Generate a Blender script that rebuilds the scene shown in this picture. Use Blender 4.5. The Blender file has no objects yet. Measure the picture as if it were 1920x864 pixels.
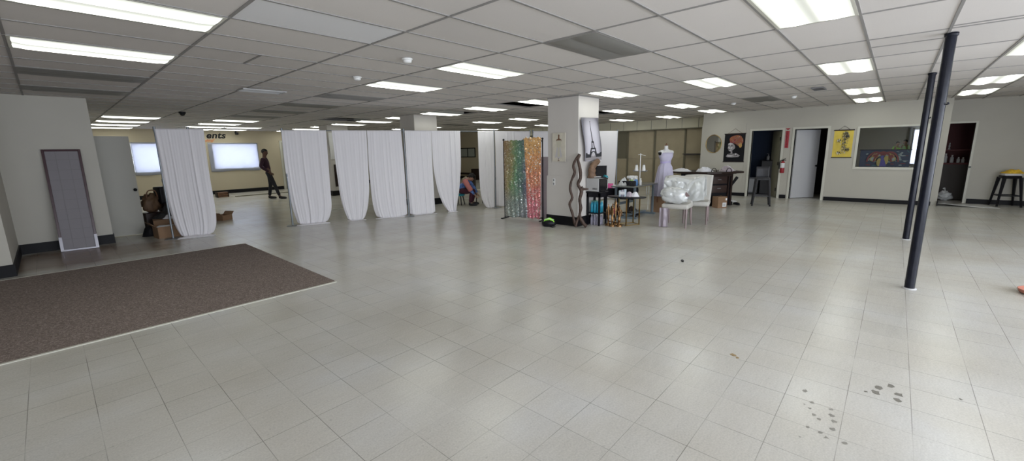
import bpy, bmesh, math, random
from mathutils import Vector, Matrix, noise

random.seed(7)
C = bpy.context.scene.collection
PI = math.pi

# ------------------------------------------------------------------ materials
def mat(name, col=(.8, .8, .8), rough=.6, metal=0, spec=.5, emit=None, strength=0, trans=0, alpha=1, noise_amt=0, noise_scale=8, bump=0,
        bump_scale=60, coat=0, sss=0):
    m = bpy.data.materials.new(name); m.use_nodes = True
    nt = m.node_tree; b = nt.nodes['Principled BSDF']
    b.inputs['Base Color'].default_value = (*col, 1)
    b.inputs['Roughness'].default_value = rough
    b.inputs['Metallic'].default_value = metal
    b.inputs['Specular IOR Level'].default_value = spec
    b.inputs['Transmission Weight'].default_value = trans
    b.inputs['Alpha'].default_value = alpha
    b.inputs['Coat Weight'].default_value = coat
    if emit:
        b.inputs['Emission Color'].default_value = (*emit, 1); b.inputs['Emission Strength'].default_value = strength
    if noise_amt or bump:
        tc = nt.nodes.new('ShaderNodeTexCoord')
    if noise_amt:
        n = nt.nodes.new('ShaderNodeTexNoise'); n.inputs['Scale'].default_value = noise_scale; n.inputs['Detail'].default_value = 4
        nt.links.new(tc.outputs['Object'], n.inputs['Vector'])
        r = nt.nodes.new('ShaderNodeMapRange'); r.inputs['From Min'].default_value = .3; r.inputs['From Max'].default_value = .7
        r.inputs['To Min'].default_value = 1 - noise_amt; r.inputs['To Max'].default_value = 1 + noise_amt
        nt.links.new(n.outputs['Fac'], r.inputs['Value'])
        mx = nt.nodes.new('ShaderNodeVectorMath'); mx.operation = 'SCALE'; mx.inputs[0].default_value = col
        nt.links.new(r.outputs['Result'], mx.inputs['Scale']); nt.links.new(mx.outputs['Vector'], b.inputs['Base Color'])
    if bump:
        n2 = nt.nodes.new('ShaderNodeTexNoise'); n2.inputs['Scale'].default_value = bump_scale
        nt.links.new(tc.outputs['Object'], n2.inputs['Vector'])
        bp = nt.nodes.new('ShaderNodeBump'); bp.inputs['Strength'].default_value = bump; bp.inputs['Distance'].default_value = .01
        nt.links.new(n2.outputs['Fac'], bp.inputs['Height']); nt.links.new(bp.outputs['Normal'], b.inputs['Normal'])
    return m

class N:
    """small helper for node graphs"""
    def __init__(s, m): s.nt = m.node_tree; s.b = s.nt.nodes['Principled BSDF']
    def new(s, t, **kw):
        n = s.nt.nodes.new(t)
        for k, v in kw.items(): setattr(n, k, v)
        return n
    def link(s, a, b): s.nt.links.new(a, b)
    def math(s, op, a, b=None, c=None):
        n = s.new('ShaderNodeMath', operation=op)
        for i, v in enumerate((a, b, c)):
            if v is None: continue
            if isinstance(v, (int, float)): n.inputs[i].default_value = v
            else: s.link(v, n.inputs[i])
        return n.outputs[0]
    def noise(s, vec, scale, detail=3, rough=.5):
        n = s.new('ShaderNodeTexNoise'); n.inputs['Scale'].default_value = scale; n.inputs['Detail'].default_value = detail
        n.inputs['Roughness'].default_value = rough; s.link(vec, n.inputs['Vector']); return n.outputs['Fac']
    def ramp(s, f, stops):
        n = s.new('ShaderNodeValToRGB'); cr = n.color_ramp
        while len(cr.elements) < len(stops): cr.elements.new(.5)
        for e, (p, c) in zip(cr.elements, stops): e.position = p; e.color = (*c, 1) if len(c) == 3 else c
        s.link(f, n.inputs['Fac']); return n.outputs['Color']
    def mix(s, f, a, b, blend='MIX'):
        n = s.new('ShaderNodeMix', data_type='RGBA', blend_type=blend)
        for i, v in ((0, f), (6, a), (7, b)):
            if isinstance(v, (int, float)): n.inputs[i].default_value = v
            elif isinstance(v, tuple): n.inputs[i].default_value = (*v, 1)
            else: s.link(v, n.inputs[i])
        return n.outputs[2]

M = {}
M['wall'] = mat('wall_paint', (.475, .455, .40), .55, noise_amt=.025, noise_scale=1.5, bump=.03, bump_scale=200)
M['wall_lamp_tint'] = mat('wall_paint_lamp_tint', (.52, .455, .33), .6, noise_amt=.03, noise_scale=1.2)  # yellowish lamp light on the far walls is put into this paint colour
M['column'] = mat('column_paint', (.60, .57, .54), .5, noise_amt=.02, noise_scale=2)
M['trim'] = mat('door_trim', (.60, .59, .52), .45)
M['base'] = mat('black_baseboard', (.008, .008, .010), .5, spec=.2)
M['black'] = mat('black_paint', (.007, .007, .010), .42, spec=.25)
M['pipe'] = mat('navy_black_gloss', (.007, .008, .015), .27, spec=.25, noise_amt=.25, noise_scale=9, bump=.05, bump_scale=25)
M['dark_wood'] = mat('dark_wood', (.020, .010, .008), .42, spec=.3, noise_amt=.3, noise_scale=14)
M['brown'] = mat('brown_wood', (.16, .075, .04), .5, noise_amt=.3, noise_scale=10)
M['cardboard'] = mat('cardboard', (.25, .15, .085), .8, noise_amt=.1, noise_scale=5)
M['paper'] = mat('white_paper', (.75, .75, .76), .7)
M['cloth_white'] = mat('white_cloth', (.72, .72, .76), .85, bump=.4, bump_scale=12)
M['gold'] = mat('brass', (.46, .32, .13), .32, 1)
M['brass_dark'] = mat('aged_brass', (.26, .15, .07), .33, 1, noise_amt=.3, noise_scale=18)
M['chrome'] = mat('chrome', (.75, .75, .76), .2, 1)
M['steel'] = mat('grey_steel', (.23, .25, .27), .4, .6)
M['bluegrey'] = mat('blue_grey_enamel', (.17, .21, .24), .45)
M['silver'] = mat('silver_plastic', (.42, .42, .42), .4)
M['glassblack'] = mat('black_glass', (.008, .008, .01), .08)
M['grey'] = mat('grey_plastic', (.2, .2, .21), .5)
M['lightgrey'] = mat('light_grey', (.5, .5, .5), .5)
M['white'] = mat('white_gloss', (.78, .78, .77), .35)
M['red'] = mat('red_enamel', (.34, .02, .03), .35)
M['red_sign'] = mat('red_sign', (.38, .03, .045), .5)
M['teal'] = mat('teal_cloth', (.02, .24, .30), .8)
M['pink'] = mat('pink_box', (.62, .10, .28), .6)
M['orange'] = mat('orange_paint', (.70, .22, .07), .6)
M['yellow'] = mat('yellow_cloth', (.80, .50, .04), .8, noise_amt=.25, noise_scale=20)
M['mustard'] = mat('yellow_poster', (.72, .55, .09), .7, noise_amt=.1, noise_scale=5)
M['neon'] = mat('neon_green_cloth', (.40, .95, .08), .7)
M['neon_pale'] = mat('pale_neon_cloth', (.50, .85, .35), .7)
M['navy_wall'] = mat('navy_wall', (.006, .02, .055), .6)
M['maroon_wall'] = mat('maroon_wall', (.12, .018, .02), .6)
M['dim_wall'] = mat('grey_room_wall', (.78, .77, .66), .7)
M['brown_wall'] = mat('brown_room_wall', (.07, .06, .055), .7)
M['purple'] = mat('maroon_knit', (.035, .012, .025), .9)
M['trousers'] = mat('dark_trousers', (.014, .015, .02), .85)
M['maroon_trousers'] = mat('maroon_trousers', (.06, .012, .025), .85)
M['skin_dark'] = mat('brown_skin', (.11, .05, .035), .55)
M['skin'] = mat('light_skin', (.48, .28, .2), .55)
M['hair'] = mat('black_hair', (.008, .006, .006), .6, bump=.5, bump_scale=80)
M['shoe'] = mat('black_shoe', (.012, .012, .013), .5)
M['driftwood'] = mat('driftwood', (.062, .036, .026), .6, noise_amt=.4, noise_scale=22, bump=.6, bump_scale=40)
M['driftwood_pale'] = mat('driftwood_pale', (.17, .10, .06), .6, noise_amt=.4, noise_scale=14, bump=.6, bump_scale=30)
M['panel_beige'] = mat('beige_panel', (.40, .34, .235), .65, noise_amt=.06, noise_scale=3)
M['panel_dark'] = mat('olive_recess', (.16, .145, .10), .7)
M['soffit'] = mat('soffit_panel', (.62, .59, .47), .6, noise_amt=.05, noise_scale=1.7)
M['lilac_strip'] = mat('grey_lilac_panel', (.42, .36, .40), .6)
M['aqua'] = mat('blue_water_bottles', (.03, .42, .62), .15, trans=.3)
M['clear'] = mat('clear_plastic_bottle', (.62, .60, .72), .1, trans=.55)
M['wrap'] = mat('clear_plastic_wrap', (.80, .82, .82), .13, trans=.25, alpha=.85, coat=1)
M['canvas'] = mat('cream_canvas', (.62, .58, .49), .8, noise_amt=.08, noise_scale=9)
M['clean_tile'] = mat('clean_ceiling_panel', (.78, .78, .80), .6)
M['door_grey'] = mat('grey_door', (.40, .39, .345), .5)
M['door_white'] = mat('white_door', (.56, .56, .58), .4)
M['door_olive'] = mat('olive_door', (.26, .25, .18), .5)
M['tbar'] = mat('ceiling_grid_metal', (.27, .26, .25), .6, spec=.3)
M['unlit'] = mat('unlit_diffuser', (.20, .195, .18), .45)
M['plenum'] = mat('dark_plenum', (.14, .13, .11), .9)

# ceiling tile: pale mineral fibre, slight per-tile tone, speckle
def ceiling_mat():
    m = mat('ceiling_tile', (.6, .6, .6), .85); n = N(m)
    g = n.new('ShaderNodeNewGeometry'); p = g.outputs['Position']
    sep = n.new('ShaderNodeSeparateXYZ'); n.link(p, sep.inputs[0])
    ix = n.math('FLOOR', n.math('DIVIDE', n.math('SUBTRACT', sep.outputs[0], 1.151), 1.2192))
    iy = n.math('FLOOR', n.math('DIVIDE', n.math('SUBTRACT', sep.outputs[1], .353), .6096))
    cb = n.new('ShaderNodeCombineXYZ'); n.link(ix, cb.inputs[0]); n.link(iy, cb.inputs[1])
    wn = n.new('ShaderNodeTexWhiteNoise'); n.link(cb.outputs[0], wn.inputs['Vector'])
    tone = n.math('MULTIPLY_ADD', wn.outputs['Value'], .10, .95)
    sp = n.math('GREATER_THAN', n.noise(p, 140, 2), .68)
    big = n.math('MULTIPLY_ADD', n.noise(p, .6, 3), .16, .92)
    t = n.math('MULTIPLY', n.math('MULTIPLY', tone, big), n.math('MULTIPLY_ADD', sp, -.12, 1))
    v = n.new('ShaderNodeVectorMath', operation='SCALE'); v.inputs[0].default_value = (.66, .625, .60); n.link(t, v.inputs['Scale'])
    n.link(v.outputs[0], n.b.inputs['Base Color'])
    return m
M['tile'] = ceiling_mat()

def floor_mat():
    m = mat('vinyl_floor', (.6, .6, .6), .3); n = N(m)
    g = n.new('ShaderNodeNewGeometry'); p = g.outputs['Position']
    sep = n.new('ShaderNodeSeparateXYZ'); n.link(p, sep.inputs[0])
    T = .3048
    tx = n.math('DIVIDE', n.math('ADD', sep.outputs[0], .318), T); ty = n.math('DIVIDE', n.math('SUBTRACT', sep.outputs[1], .364), T)
    def lines(t):
        f = n.math('FRACT', t); d = n.math('ABSOLUTE', n.math('SUBTRACT', f, .5))
        return n.math('GREATER_THAN', d, .5 - .0060)
    ln = n.math('MAXIMUM', lines(tx), lines(ty))
    # joints are open in some places and nearly closed in others
    vis = n.math('MULTIPLY', ln, n.ramp(n.noise(p, 1.7, 2), [(.35, (.15,) * 3), (.6, (1,) * 3)]))
    cb = n.new('ShaderNodeCombineXYZ'); n.link(n.math('FLOOR', tx), cb.inputs[0]); n.link(n.math('FLOOR', ty), cb.inputs[1])
    wn = n.new('ShaderNodeTexWhiteNoise'); n.link(cb.outputs[0], wn.inputs['Vector'])
    st = n.new('ShaderNodeMapping'); st.inputs['Scale'].default_value = (4, 22, 1); st.inputs['Rotation'].default_value = (0, 0, .5)
    n.link(p, st.inputs['Vector'])
    streak = n.noise(st.outputs[0], 1.6, 5, .65)
    fine = n.noise(p, 90, 3, .6); cloud = n.noise(p, .45, 4, .55)
    tone = n.math('ADD', n.math('MULTIPLY_ADD', wn.outputs['Value'], .05, .90), n.math('MULTIPLY', n.math('SUBTRACT', streak, .5), .16))
    tone = n.math('ADD', tone, n.math('MULTIPLY', n.math('SUBTRACT', fine, .5), .42))
    tone = n.math('ADD', tone, n.math('MULTIPLY', n.math('GREATER_THAN', n.noise(p, 42, 2), .69), -.10))
    tone = n.math('ADD', tone, n.math('MULTIPLY', n.math('SUBTRACT', cloud, .5), .30))
    col = n.ramp(n.noise(p, 1.1, 4), [(.32, (.56, .535, .475)), (.55, (.60, .585, .54)), (.68, (.62, .615, .59))])
    v = n.new('ShaderNodeVectorMath', operation='SCALE'); n.link(col, v.inputs[0]); n.link(tone, v.inputs['Scale'])
    c = n.mix(n.math('MULTIPLY', vis, .68), v.outputs[0], (.10, .09, .075))
    # brown patch with a noisy outline beside the carpet and the left wall
    dx = n.math('DIVIDE', n.math('SUBTRACT', sep.outputs[0], .1), 1.6); dy = n.math('DIVIDE', n.math('SUBTRACT', sep.outputs[1], 10.0), 1.1)
    rr = n.math('ADD', n.math('MULTIPLY', dx, dx), n.math('MULTIPLY', dy, dy))
    rr = n.math('ADD', rr, n.math('MULTIPLY', n.math('SUBTRACT', n.noise(p, 2.5, 4), .5), 1.2))
    pf = n.ramp(rr, [(.35, (.85,) * 3), (1.15, (0, 0, 0))])
    c = n.mix(pf, c, (.20, .125, .075))
    n.link(c, n.b.inputs['Base Color'])
    rg = n.math('MULTIPLY_ADD', n.noise(p, 3, 4), .04, .225)
    n.link(rg, n.b.inputs['Roughness'])
    bp = n.new('ShaderNodeBump'); bp.inputs['Strength'].default_value = .05; bp.inputs['Distance'].default_value = .003
    sc = n.new('ShaderNodeMapping'); sc.inputs['Scale'].default_value = (1, 1, 1); n.link(p, sc.inputs['Vector'])
    n.link(n.noise(sc.outputs[0], 7, 3), bp.inputs['Height']); n.link(bp.outputs[0], n.b.inputs['Normal'])
    n.b.inputs['Specular IOR Level'].default_value = .6
    return m
M['floor'] = floor_mat()

def carpet_mat():
    m = mat('brown_carpet', (.1, .08, .07), .95, spec=.1); n = N(m)
    p = n.new('ShaderNodeNewGeometry').outputs['Position']
    f = n.math('ADD', n.math('MULTIPLY', n.noise(p, 70, 3, .8), .6), n.math('MULTIPLY', n.noise(p, 260, 2), .4))
    c = n.ramp(f, [(.36, (.085, .066, .06)), (.46, (.20, .16, .143)), (.55, (.27, .22, .20)), (.63, (.55, .48, .44))])
    n.link(c, n.b.inputs['Base Color'])
    bp = n.new('ShaderNodeBump'); bp.inputs['Strength'].default_value = .8; bp.inputs['Distance'].default_value = .008
    n.link(f, bp.inputs['Height']); n.link(bp.outputs[0], n.b.inputs['Normal'])
    return m
M['carpet'] = carpet_mat()

def lamp_mat():
    # acrylic lens over two fluorescent tubes: brighter over each tube (object x runs across the two tubes)
    m = mat('lit_diffuser', (.12, .12, .12), .4); n = N(m)
    tc = n.new('ShaderNodeTexCoord'); sep = n.new('ShaderNodeSeparateXYZ'); n.link(tc.outputs['Object'], sep.inputs[0])
    a = n.math('ABSOLUTE', sep.outputs[1]); d = n.math('DIVIDE', n.math('SUBTRACT', a, .145), .06)
    g = n.math('POWER', 2.718, n.math('MULTIPLY', n.math('MULTIPLY', d, d), -1))
    n.link(n.math('MULTIPLY_ADD', g, 7.0, .62), n.b.inputs['Emission Strength'])
    n.b.inputs['Emission Color'].default_value = (.97, 1.0, .90, 1)
    return m
M['lamp'] = lamp_mat()

def drape_mat(name, col, tr=.35):
    m = bpy.data.materials.new(name); m.use_nodes = True; nt = m.node_tree; nt.nodes.clear()
    o = nt.nodes.new('ShaderNodeOutputMaterial'); d = nt.nodes.new('ShaderNodeBsdfDiffuse'); t = nt.nodes.new('ShaderNodeBsdfTranslucent')
    x = nt.nodes.new('ShaderNodeMixShader'); x.inputs[0].default_value = tr
    for s in (d, t): s.inputs['Color'].default_value = (*col, 1)
    nt.links.new(d.outputs[0], x.inputs[1]); nt.links.new(t.outputs[0], x.inputs[2]); nt.links.new(x.outputs[0], o.inputs[0])
    return m
M['drape'] = drape_mat('white_drape', (.90, .88, .91), .14)
M['sheet'] = drape_mat('window_sheet', (.66, .68, .76), .6)
M['tulle'] = drape_mat('lilac_tulle', (.76, .73, .88), .3)

def sequin_mat(name, stops, mode):
    m = mat(name, (.5, .5, .5), .36 if mode == 'green' else .22, .5 if mode == 'green' else .35); n = N(m)
    tc = n.new('ShaderNodeTexCoord'); p = tc.outputs['Object']
    vo = n.new('ShaderNodeTexVoronoi'); vo.inputs['Scale'].default_value = 48; n.link(p, vo.inputs['Vector'])
    sep = n.new('ShaderNodeSeparateXYZ'); n.link(p, sep.inputs[0])
    big = n.noise(p, 3.2, 4, .7)
    k_ = .75 if mode == 'green' else 1.15
    if mode == 'green':      # gold to green to slate across, yellower round the middle, greyer at the foot
        f = n.math('ADD', n.math('MULTIPLY', sep.outputs[0], 1.35), n.math('MULTIPLY', n.math('SUBTRACT', big, .5), .7))
        f = n.math('ADD', f, n.math('MULTIPLY', n.math('SUBTRACT', 1.0, sep.outputs[2]), .12))
    else:
        f = n.math('ADD', n.math('MULTIPLY', sep.outputs[2], .5), n.math('MULTIPLY', n.math('SUBTRACT', big, .5), .6))
    c = n.ramp(f, stops)
    if mode == 'green':
        foot = n.math('SUBTRACT', 1.0, n.math('DIVIDE', sep.outputs[2], .75)); foot = n.math('MAXIMUM', n.math('MINIMUM', n.math('MULTIPLY', foot, 1.6), .75), 0)
        c = n.mix(foot, c, (.36, .40, .40))
    sc = n.new('ShaderNodeSeparateColor'); n.link(vo.outputs['Color'], sc.inputs[0])
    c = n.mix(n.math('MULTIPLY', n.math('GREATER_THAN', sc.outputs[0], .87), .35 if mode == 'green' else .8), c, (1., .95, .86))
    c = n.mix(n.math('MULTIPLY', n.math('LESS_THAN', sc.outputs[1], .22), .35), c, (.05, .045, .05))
    n.link(c, n.b.inputs['Base Color'])
    v = n.new('ShaderNodeVectorMath', operation='SUBTRACT'); n.link(vo.outputs['Color'], v.inputs[0]); v.inputs[1].default_value = (.5, .5, .42)
    v2 = n.new('ShaderNodeVectorMath', operation='SCALE'); n.link(v.outputs[0], v2.inputs[0]); v2.inputs['Scale'].default_value = k_
    g = n.new('ShaderNodeNewGeometry'); v3 = n.new('ShaderNodeVectorMath', operation='ADD'); n.link(g.outputs['Normal'], v3.inputs[0]); n.link(v2.outputs[0], v3.inputs[1])
    v4 = n.new('ShaderNodeVectorMath', operation='NORMALIZE'); n.link(v3.outputs[0], v4.inputs[0]); n.link(v4.outputs[0], n.b.inputs['Normal'])
    return m
M['sequin_green'] = sequin_mat('iridescent_sequins', [(.02, (.40, .28, .15)), (.22, (.40, .37, .18)), (.40, (.26, .40, .21)), (.56, (.18, .34, .24)), (.74, (.17, .22, .25)), (.9, (.14, .12, .20))], 'green')
M['sequin_pink'] = sequin_mat('copper_pink_sequins', [(.1, (.80, .27, .33)), (.35, (.82, .30, .26)), (.6, (.92, .42, .20)), (.9, (1., .60, .25))], 'pink')

# ------------------------------------------------------------------ mesh helper
class MB:
    def __init__(s): s.v = []; s.f = []; s.m = []; s.sm = []
    def add(s, vs, fs, m=0, smooth=False):
        o = len(s.v); s.v += [tuple(v) for v in vs]
        for f in fs: s.f.append(tuple(i + o for i in f)); s.m.append(m); s.sm.append(smooth)
        return s
    def box(s, x0, x1, y0, y1, z0, z1, m=0, X=None):
        vs = [Vector((x, y, z)) for z in (z0, z1) for x, y in ((x0, y0), (x1, y0), (x1, y1), (x0, y1))]
        if X: vs = [X @ v for v in vs]
        return s.add(vs, [(3, 2, 1, 0), (4, 5, 6, 7), (0, 1, 5, 4), (1, 2, 6, 5), (2, 3, 7, 6), (3, 0, 4, 7)], m)
    def rbox(s, x0, x1, y0, y1, z0, z1, r=.02, m=0, X=None, seg=3):
        """box with rounded vertical corners and a softened top and bottom"""
        pts = []
        for cx, cy, a0 in ((x1 - r, y1 - r, 0), (x0 + r, y1 - r, 90), (x0 + r, y0 + r, 180), (x1 - r, y0 + r, 270)):
            for k in range(seg + 1):
                a = math.radians(a0 + 90 * k / seg); pts.append((cx, cy, math.cos(a), math.sin(a)))
        rows = []
        e = min(r, (z1 - z0) / 2.01)
        for z, q in ((z0, r - e * .7), (z0 + e * .35, r - e * .15), (z0 + e, r), (z1 - e, r), (z1 - e * .35, r - e * .15), (z1, r - e * .7)):
            rows.append([Vector((cx + c * q, cy + sn * q, z)) for cx, cy, c, sn in pts])
        if X: rows = [[X @ v for v in w] for w in rows]
        n = len(pts); vs = [v for w in rows for v in w]
        fs = [(i * n + k, i * n + (k + 1) % n, (i + 1) * n + (k + 1) % n, (i + 1) * n + k) for i in range(len(rows) - 1) for k in range(n)]
        s.add(vs, fs, m, True)
        return s.add(rows[0], [tuple(range(n))[::-1]], m).add(rows[-1], [tuple(range(n))], m)
    def tube(s, pts, r, n=8, m=0, caps=True, smooth=True, flat=None):
        pts = [Vector(p) for p in pts]; R = r if isinstance(r, (list, tuple)) else [r] * len(pts)
        rows = []; prev = None
        for i, p in enumerate(pts):
            d = (pts[min(i + 1, len(pts) - 1)] - pts[max(i - 1, 0)]).normalized()
            a = prev - d * prev.dot(d) if prev is not None else (Vector((0, 0, 1)) if abs(d.z) < .9 else Vector((1, 0, 0)))
            a = (a - d * a.dot(d)).normalized(); b = d.cross(a); prev = a
            rows += [p + (a * math.cos(2 * PI * k / n) + b * math.sin(2 * PI * k / n) * (flat or 1)) * R[i] for k in range(n)]
        fs = [(i * n + k, i * n + (k + 1) % n, (i + 1) * n + (k + 1) % n, (i + 1) * n + k) for i in range(len(pts) - 1) for k in range(n)]
        s.add(rows, fs, m, smooth)
        if caps:
            s.add(rows[:n], [tuple(range(n))[::-1]], m); s.add(rows[-n:], [tuple(range(n))], m)
        return s
    def lathe(s, prof, c=(0, 0, 0), n=20, m=0, X=None, sy=1, wob=None):
        vs = []
        for i, (r, z) in enumerate(prof):
            for k in range(n):
                a = 2 * PI * k / n; q = r * (1 + (wob(a, z) if wob else 0))
                vs.append(Vector((c[0] + q * math.cos(a), c[1] + q * math.sin(a) * sy, c[2] + z)))
        if X: vs = [X @ v for v in vs]
        fs = [(i * n + k, i * n + (k + 1) % n, (i + 1) * n + (k + 1) % n, (i + 1) * n + k) for i in range(len(prof) - 1) for k in range(n)]
        s.add(vs, fs, m, True)
        if prof[0][0] > 1e-4: s.add(vs[:n], [tuple(range(n))[::-1]], m)
        if prof[-1][0] > 1e-4: s.add(vs[-n:], [tuple(range(n))], m)
        return s
    def ball(s, c, r, n=16, k=10, m=0, X=None, lump=0, seed=0):
        r = r if isinstance(r, (list, tuple)) else (r, r, r); vs = []
        for i in range(k + 1):
            t = PI * i / k
            for j in range(n):
                a = 2 * PI * j / n; d = Vector((math.sin(t) * math.cos(a), math.sin(t) * math.sin(a), -math.cos(t)))
                q = 1 + (lump * noise.noise(d * 2.3 + Vector((seed, seed * 2, 0))) if lump else 0)
                vs.append(Vector((c[0] + d.x * r[0] * q, c[1] + d.y * r[1] * q, c[2] + d.z * r[2] * q)))
        if X: vs = [X @ v for v in vs]
        fs = [(i * n + j, i * n + (j + 1) % n, (i + 1) * n + (j + 1) % n, (i + 1) * n + j) for i in range(k) for j in range(n)]
        return s.add(vs, fs, m, True)
    def prism(s, poly, h0, h1, m=0, X=None, ax='z'):
        n = len(poly)
        def P(a, b, h): return Vector((a, b, h)) if ax == 'z' else (Vector((h, a, b)) if ax == 'x' else Vector((a, h, b)))
        vs = [P(a, b, h0) for a, b in poly] + [P(a, b, h1) for a, b in poly]
        if X: vs = [X @ v for v in vs]
        return s.add(vs, [tuple(range(n))[::-1], tuple(range(n, 2 * n))] + [(i, (i + 1) % n, n + (i + 1) % n, n + i) for i in range(n)], m)
    def sheet(s, fn, nu, nv, m=0, smooth=True):
        vs = [fn(i / nu, j / nv) for j in range(nv + 1) for i in range(nu + 1)]
        return s.add(vs, [(j * (nu + 1) + i, j * (nu + 1) + i + 1, (j + 1) * (nu + 1) + i + 1, (j + 1) * (nu + 1) + i) for j in range(nv) for i in range(nu)], m, smooth)
    def build(s, name, mats, parent=None, bevel=0, solid=0, sub=0, fix=True):
        me = bpy.data.meshes.new(name); me.from_pydata(s.v, [], s.f)
        mats = mats if isinstance(mats, (list, tuple)) else [mats]
        for a in mats: me.materials.append(M[a] if isinstance(a, str) else a)
        for p, mi, q in zip(me.polygons, s.m, s.sm): p.material_index = mi; p.use_smooth = q
        if fix:
            bm = bmesh.new(); bm.from_mesh(me)
            bmesh.ops.recalc_face_normals(bm, faces=bm.faces); bm.to_mesh(me); bm.free()
        o = bpy.data.objects.new(name, me); C.objects.link(o)
        if parent: o.parent = parent
        if bevel:
            d = o.modifiers.new('bevel', 'BEVEL'); d.width = bevel; d.segments = 2; d.limit_method = 'ANGLE'
        if solid:
            d = o.modifiers.new('solid', 'SOLIDIFY'); d.thickness = solid; d.offset = 0
        if sub:
            d = o.modifiers.new('sub', 'SUBSURF'); d.levels = sub; d.render_levels = sub
        return o

def tag(o, label, cat, group=None, kind=None):
    o['label'] = label; o['category'] = cat
    if group: o['group'] = group
    if kind: o['kind'] = kind
    return o
def thing(name, label, cat, loc=(0, 0, 0), rz=0, group=None):
    o = bpy.data.objects.new(name, None); C.objects.link(o); o.empty_display_size = .1
    o.location = loc; o.rotation_euler = (0, 0, rz); return tag(o, label, cat, group)
def struct(name, mb, mats, **k):
    o = mb.build(name, mats, **k); o['kind'] = 'structure'; return o
def RZ(a, loc=(0, 0, 0)): return Matrix.Translation(loc) @ Matrix.Rotation(a, 4, 'Z')

def text_mesh(body, size, depth, shear=0, bold=0, spacing=1):
    cu = bpy.data.curves.new('t', 'FONT'); cu.body = body; cu.size = size; cu.extrude = depth; cu.shear = shear; cu.offset = bold; cu.space_character = spacing
    ob = bpy.data.objects.new('t', cu); C.objects.link(ob); dg = bpy.context.evaluated_depsgraph_get(); dg.update()
    me = bpy.data.meshes.new_from_object(ob.evaluated_get(dg)); vs = [v.co.copy() for v in me.vertices]; fs = [tuple(p.vertices) for p in me.polygons]
    bpy.data.objects.remove(ob); bpy.data.curves.remove(cu); bpy.data.meshes.remove(me)
    return vs, fs

H = 2.671          # ceiling height
GX, GY, TX, TY = 1.151, .353, 1.2192, .6096
XR, XS, XN, YB = 15.15, 16.25, 16.7, 21.5   # right wall, set-back wall, niche wall, back wall
CEIL_TOP = 3.2

# ------------------------------------------------------------------ setting: floor
fl = MB(); fl.box(-3.2, 16.9, -5.2, 21.7, -.1, 0)
def blot(x, y, r, seed, m=1, h=.0006):
    rnd = random.Random(seed); n = 11
    rr = [r * rnd.uniform(.55, 1.25) for _ in range(n)]
    vs = [Vector((x, y, h))] + [Vector((x + rr[k] * math.cos(2 * PI * k / n) * 1.15, y + rr[k] * math.sin(2 * PI * k / n), h)) for k in range(n)]
    fl.add(vs, [(0, k + 1, (k + 1) % n + 1) for k in range(n)], m)
for k, (x, y, r) in enumerate([(3.51, -.09, .034), (3.43, -.08, .036), (3.59, -.15, .030), (3.49, -.19, .034), (3.41, -.18, .034), (3.40, -.03, .013), (3.67, -.48, .014)]):
    blot(x, y, r * .72, k)
for k, (x, y, r) in enumerate([(3.03, .22, .019), (2.95, .22, .015), (3.02, .12, .017), (2.89, .19, .017), (2.86, .16, .016), (2.95, .11, .02), (2.89, .09, .02), (2.8, .09, .022),
                               (2.73, .2, .017), (2.72, .14, .02), (2.69, .11, .015), (2.70, .03, .019), (3.16, .27, .026), (2.98, .25, .01), (2.6, .22, .01)]):
    blot(x, y, r * .72, k + 30, 2)
for k, (x, y, r) in enumerate([(3.39, .77, .028), (3.36, .73, .02)]): blot(x, y, r * .8, k + 60, 3)
M['stain'] = mat('grey_floor_stain', (.20, .19, .165), .4); M['stain2'] = mat('faint_floor_stain', (.27, .26, .23), .4); M['stain3'] = mat('tan_floor_stain', (.34, .25, .13), .5)
struct('floor', fl, ['floor', 'stain', 'stain2', 'stain3'], fix=False)

# carpet inlay with its pale edge strip
cp = thing('carpet', 'large brown speckled carpet set into the pale tiles at left', 'carpet', (2.27, 5.13, 0))
b = MB(); b.box(-5.4, 0, 0, 3.64, 0, .007); b.build('carpet_pile', 'carpet', cp)
for q in ((-.035, 0), (3.64, 3.675)):
    b = MB(); b.box(-5.4, .0, q[0], q[1], 0, .009); b.build('edge_strip', 'trim', cp, bevel=.003)

# ------------------------------------------------------------------ walls
def wall_x(name, x0, x1, y0, y1, holes, m, z1=CEIL_TOP, z0=0, base=None):
    """wall slab in a plane of constant x, between y0 and y1, with rectangular holes (ya, yb, za, zb)"""
    b = MB(); ys = sorted({y0, y1, *[v for h in holes for v in h[:2]]})
    for a, c in zip(ys, ys[1:]):
        mid = (a + c) / 2; hs = sorted([h for h in holes if h[0] < mid < h[1]], key=lambda h: h[2]); z = z0
        for h in hs:
            if h[2] > z: b.box(x0, x1, a, c, z, h[2])
            z = h[3]
        if z < z1: b.box(x0, x1, a, c, z, z1)
    return b
def wall_y(y0, y1, x0, x1, holes, z1=CEIL_TOP, z0=0):
    b = MB(); xs = sorted({x0, x1, *[v for h in holes for v in h[:2]]})
    for a, c in zip(xs, xs[1:]):
        mid = (a + c) / 2; hs = sorted([h for h in holes if h[0] < mid < h[1]], key=lambda h: h[2]); z = z0
        for h in hs:
            if h[2] > z: b.box(a, c, y0, y1, z, h[2])
            z = h[3]
        if z < z1: b.box(a, c, y0, y1, z, z1)
    return b
D1 = (2.62, 3.44, 0, 2.06); D2 = (1.51, 2.30, 0, 2.06); WN = (-.52, .80, .97, 2.02)
w = wall_x('', XR, XR + .12, -.8, 4.95, [D1, D2, WN], 'wall')
w.box(XR - .012, XR, 3.62, 4.97, 0, 2.31)          # thicker panel behind mirror and poster
w.box(XR + .12, XN + .06, 4.95 - .1, 4.95, 0, CEIL_TOP)   # end face into the niche
struct('wall_right', w, 'wall')
w = wall_x('', XS, XS + .12, -5.2, -.8, [(-1.45, -.86, 0, 2.08)], 'wall'); w.box(XR + .12, XS, -.92, -.8, 0, CEIL_TOP)
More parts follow.
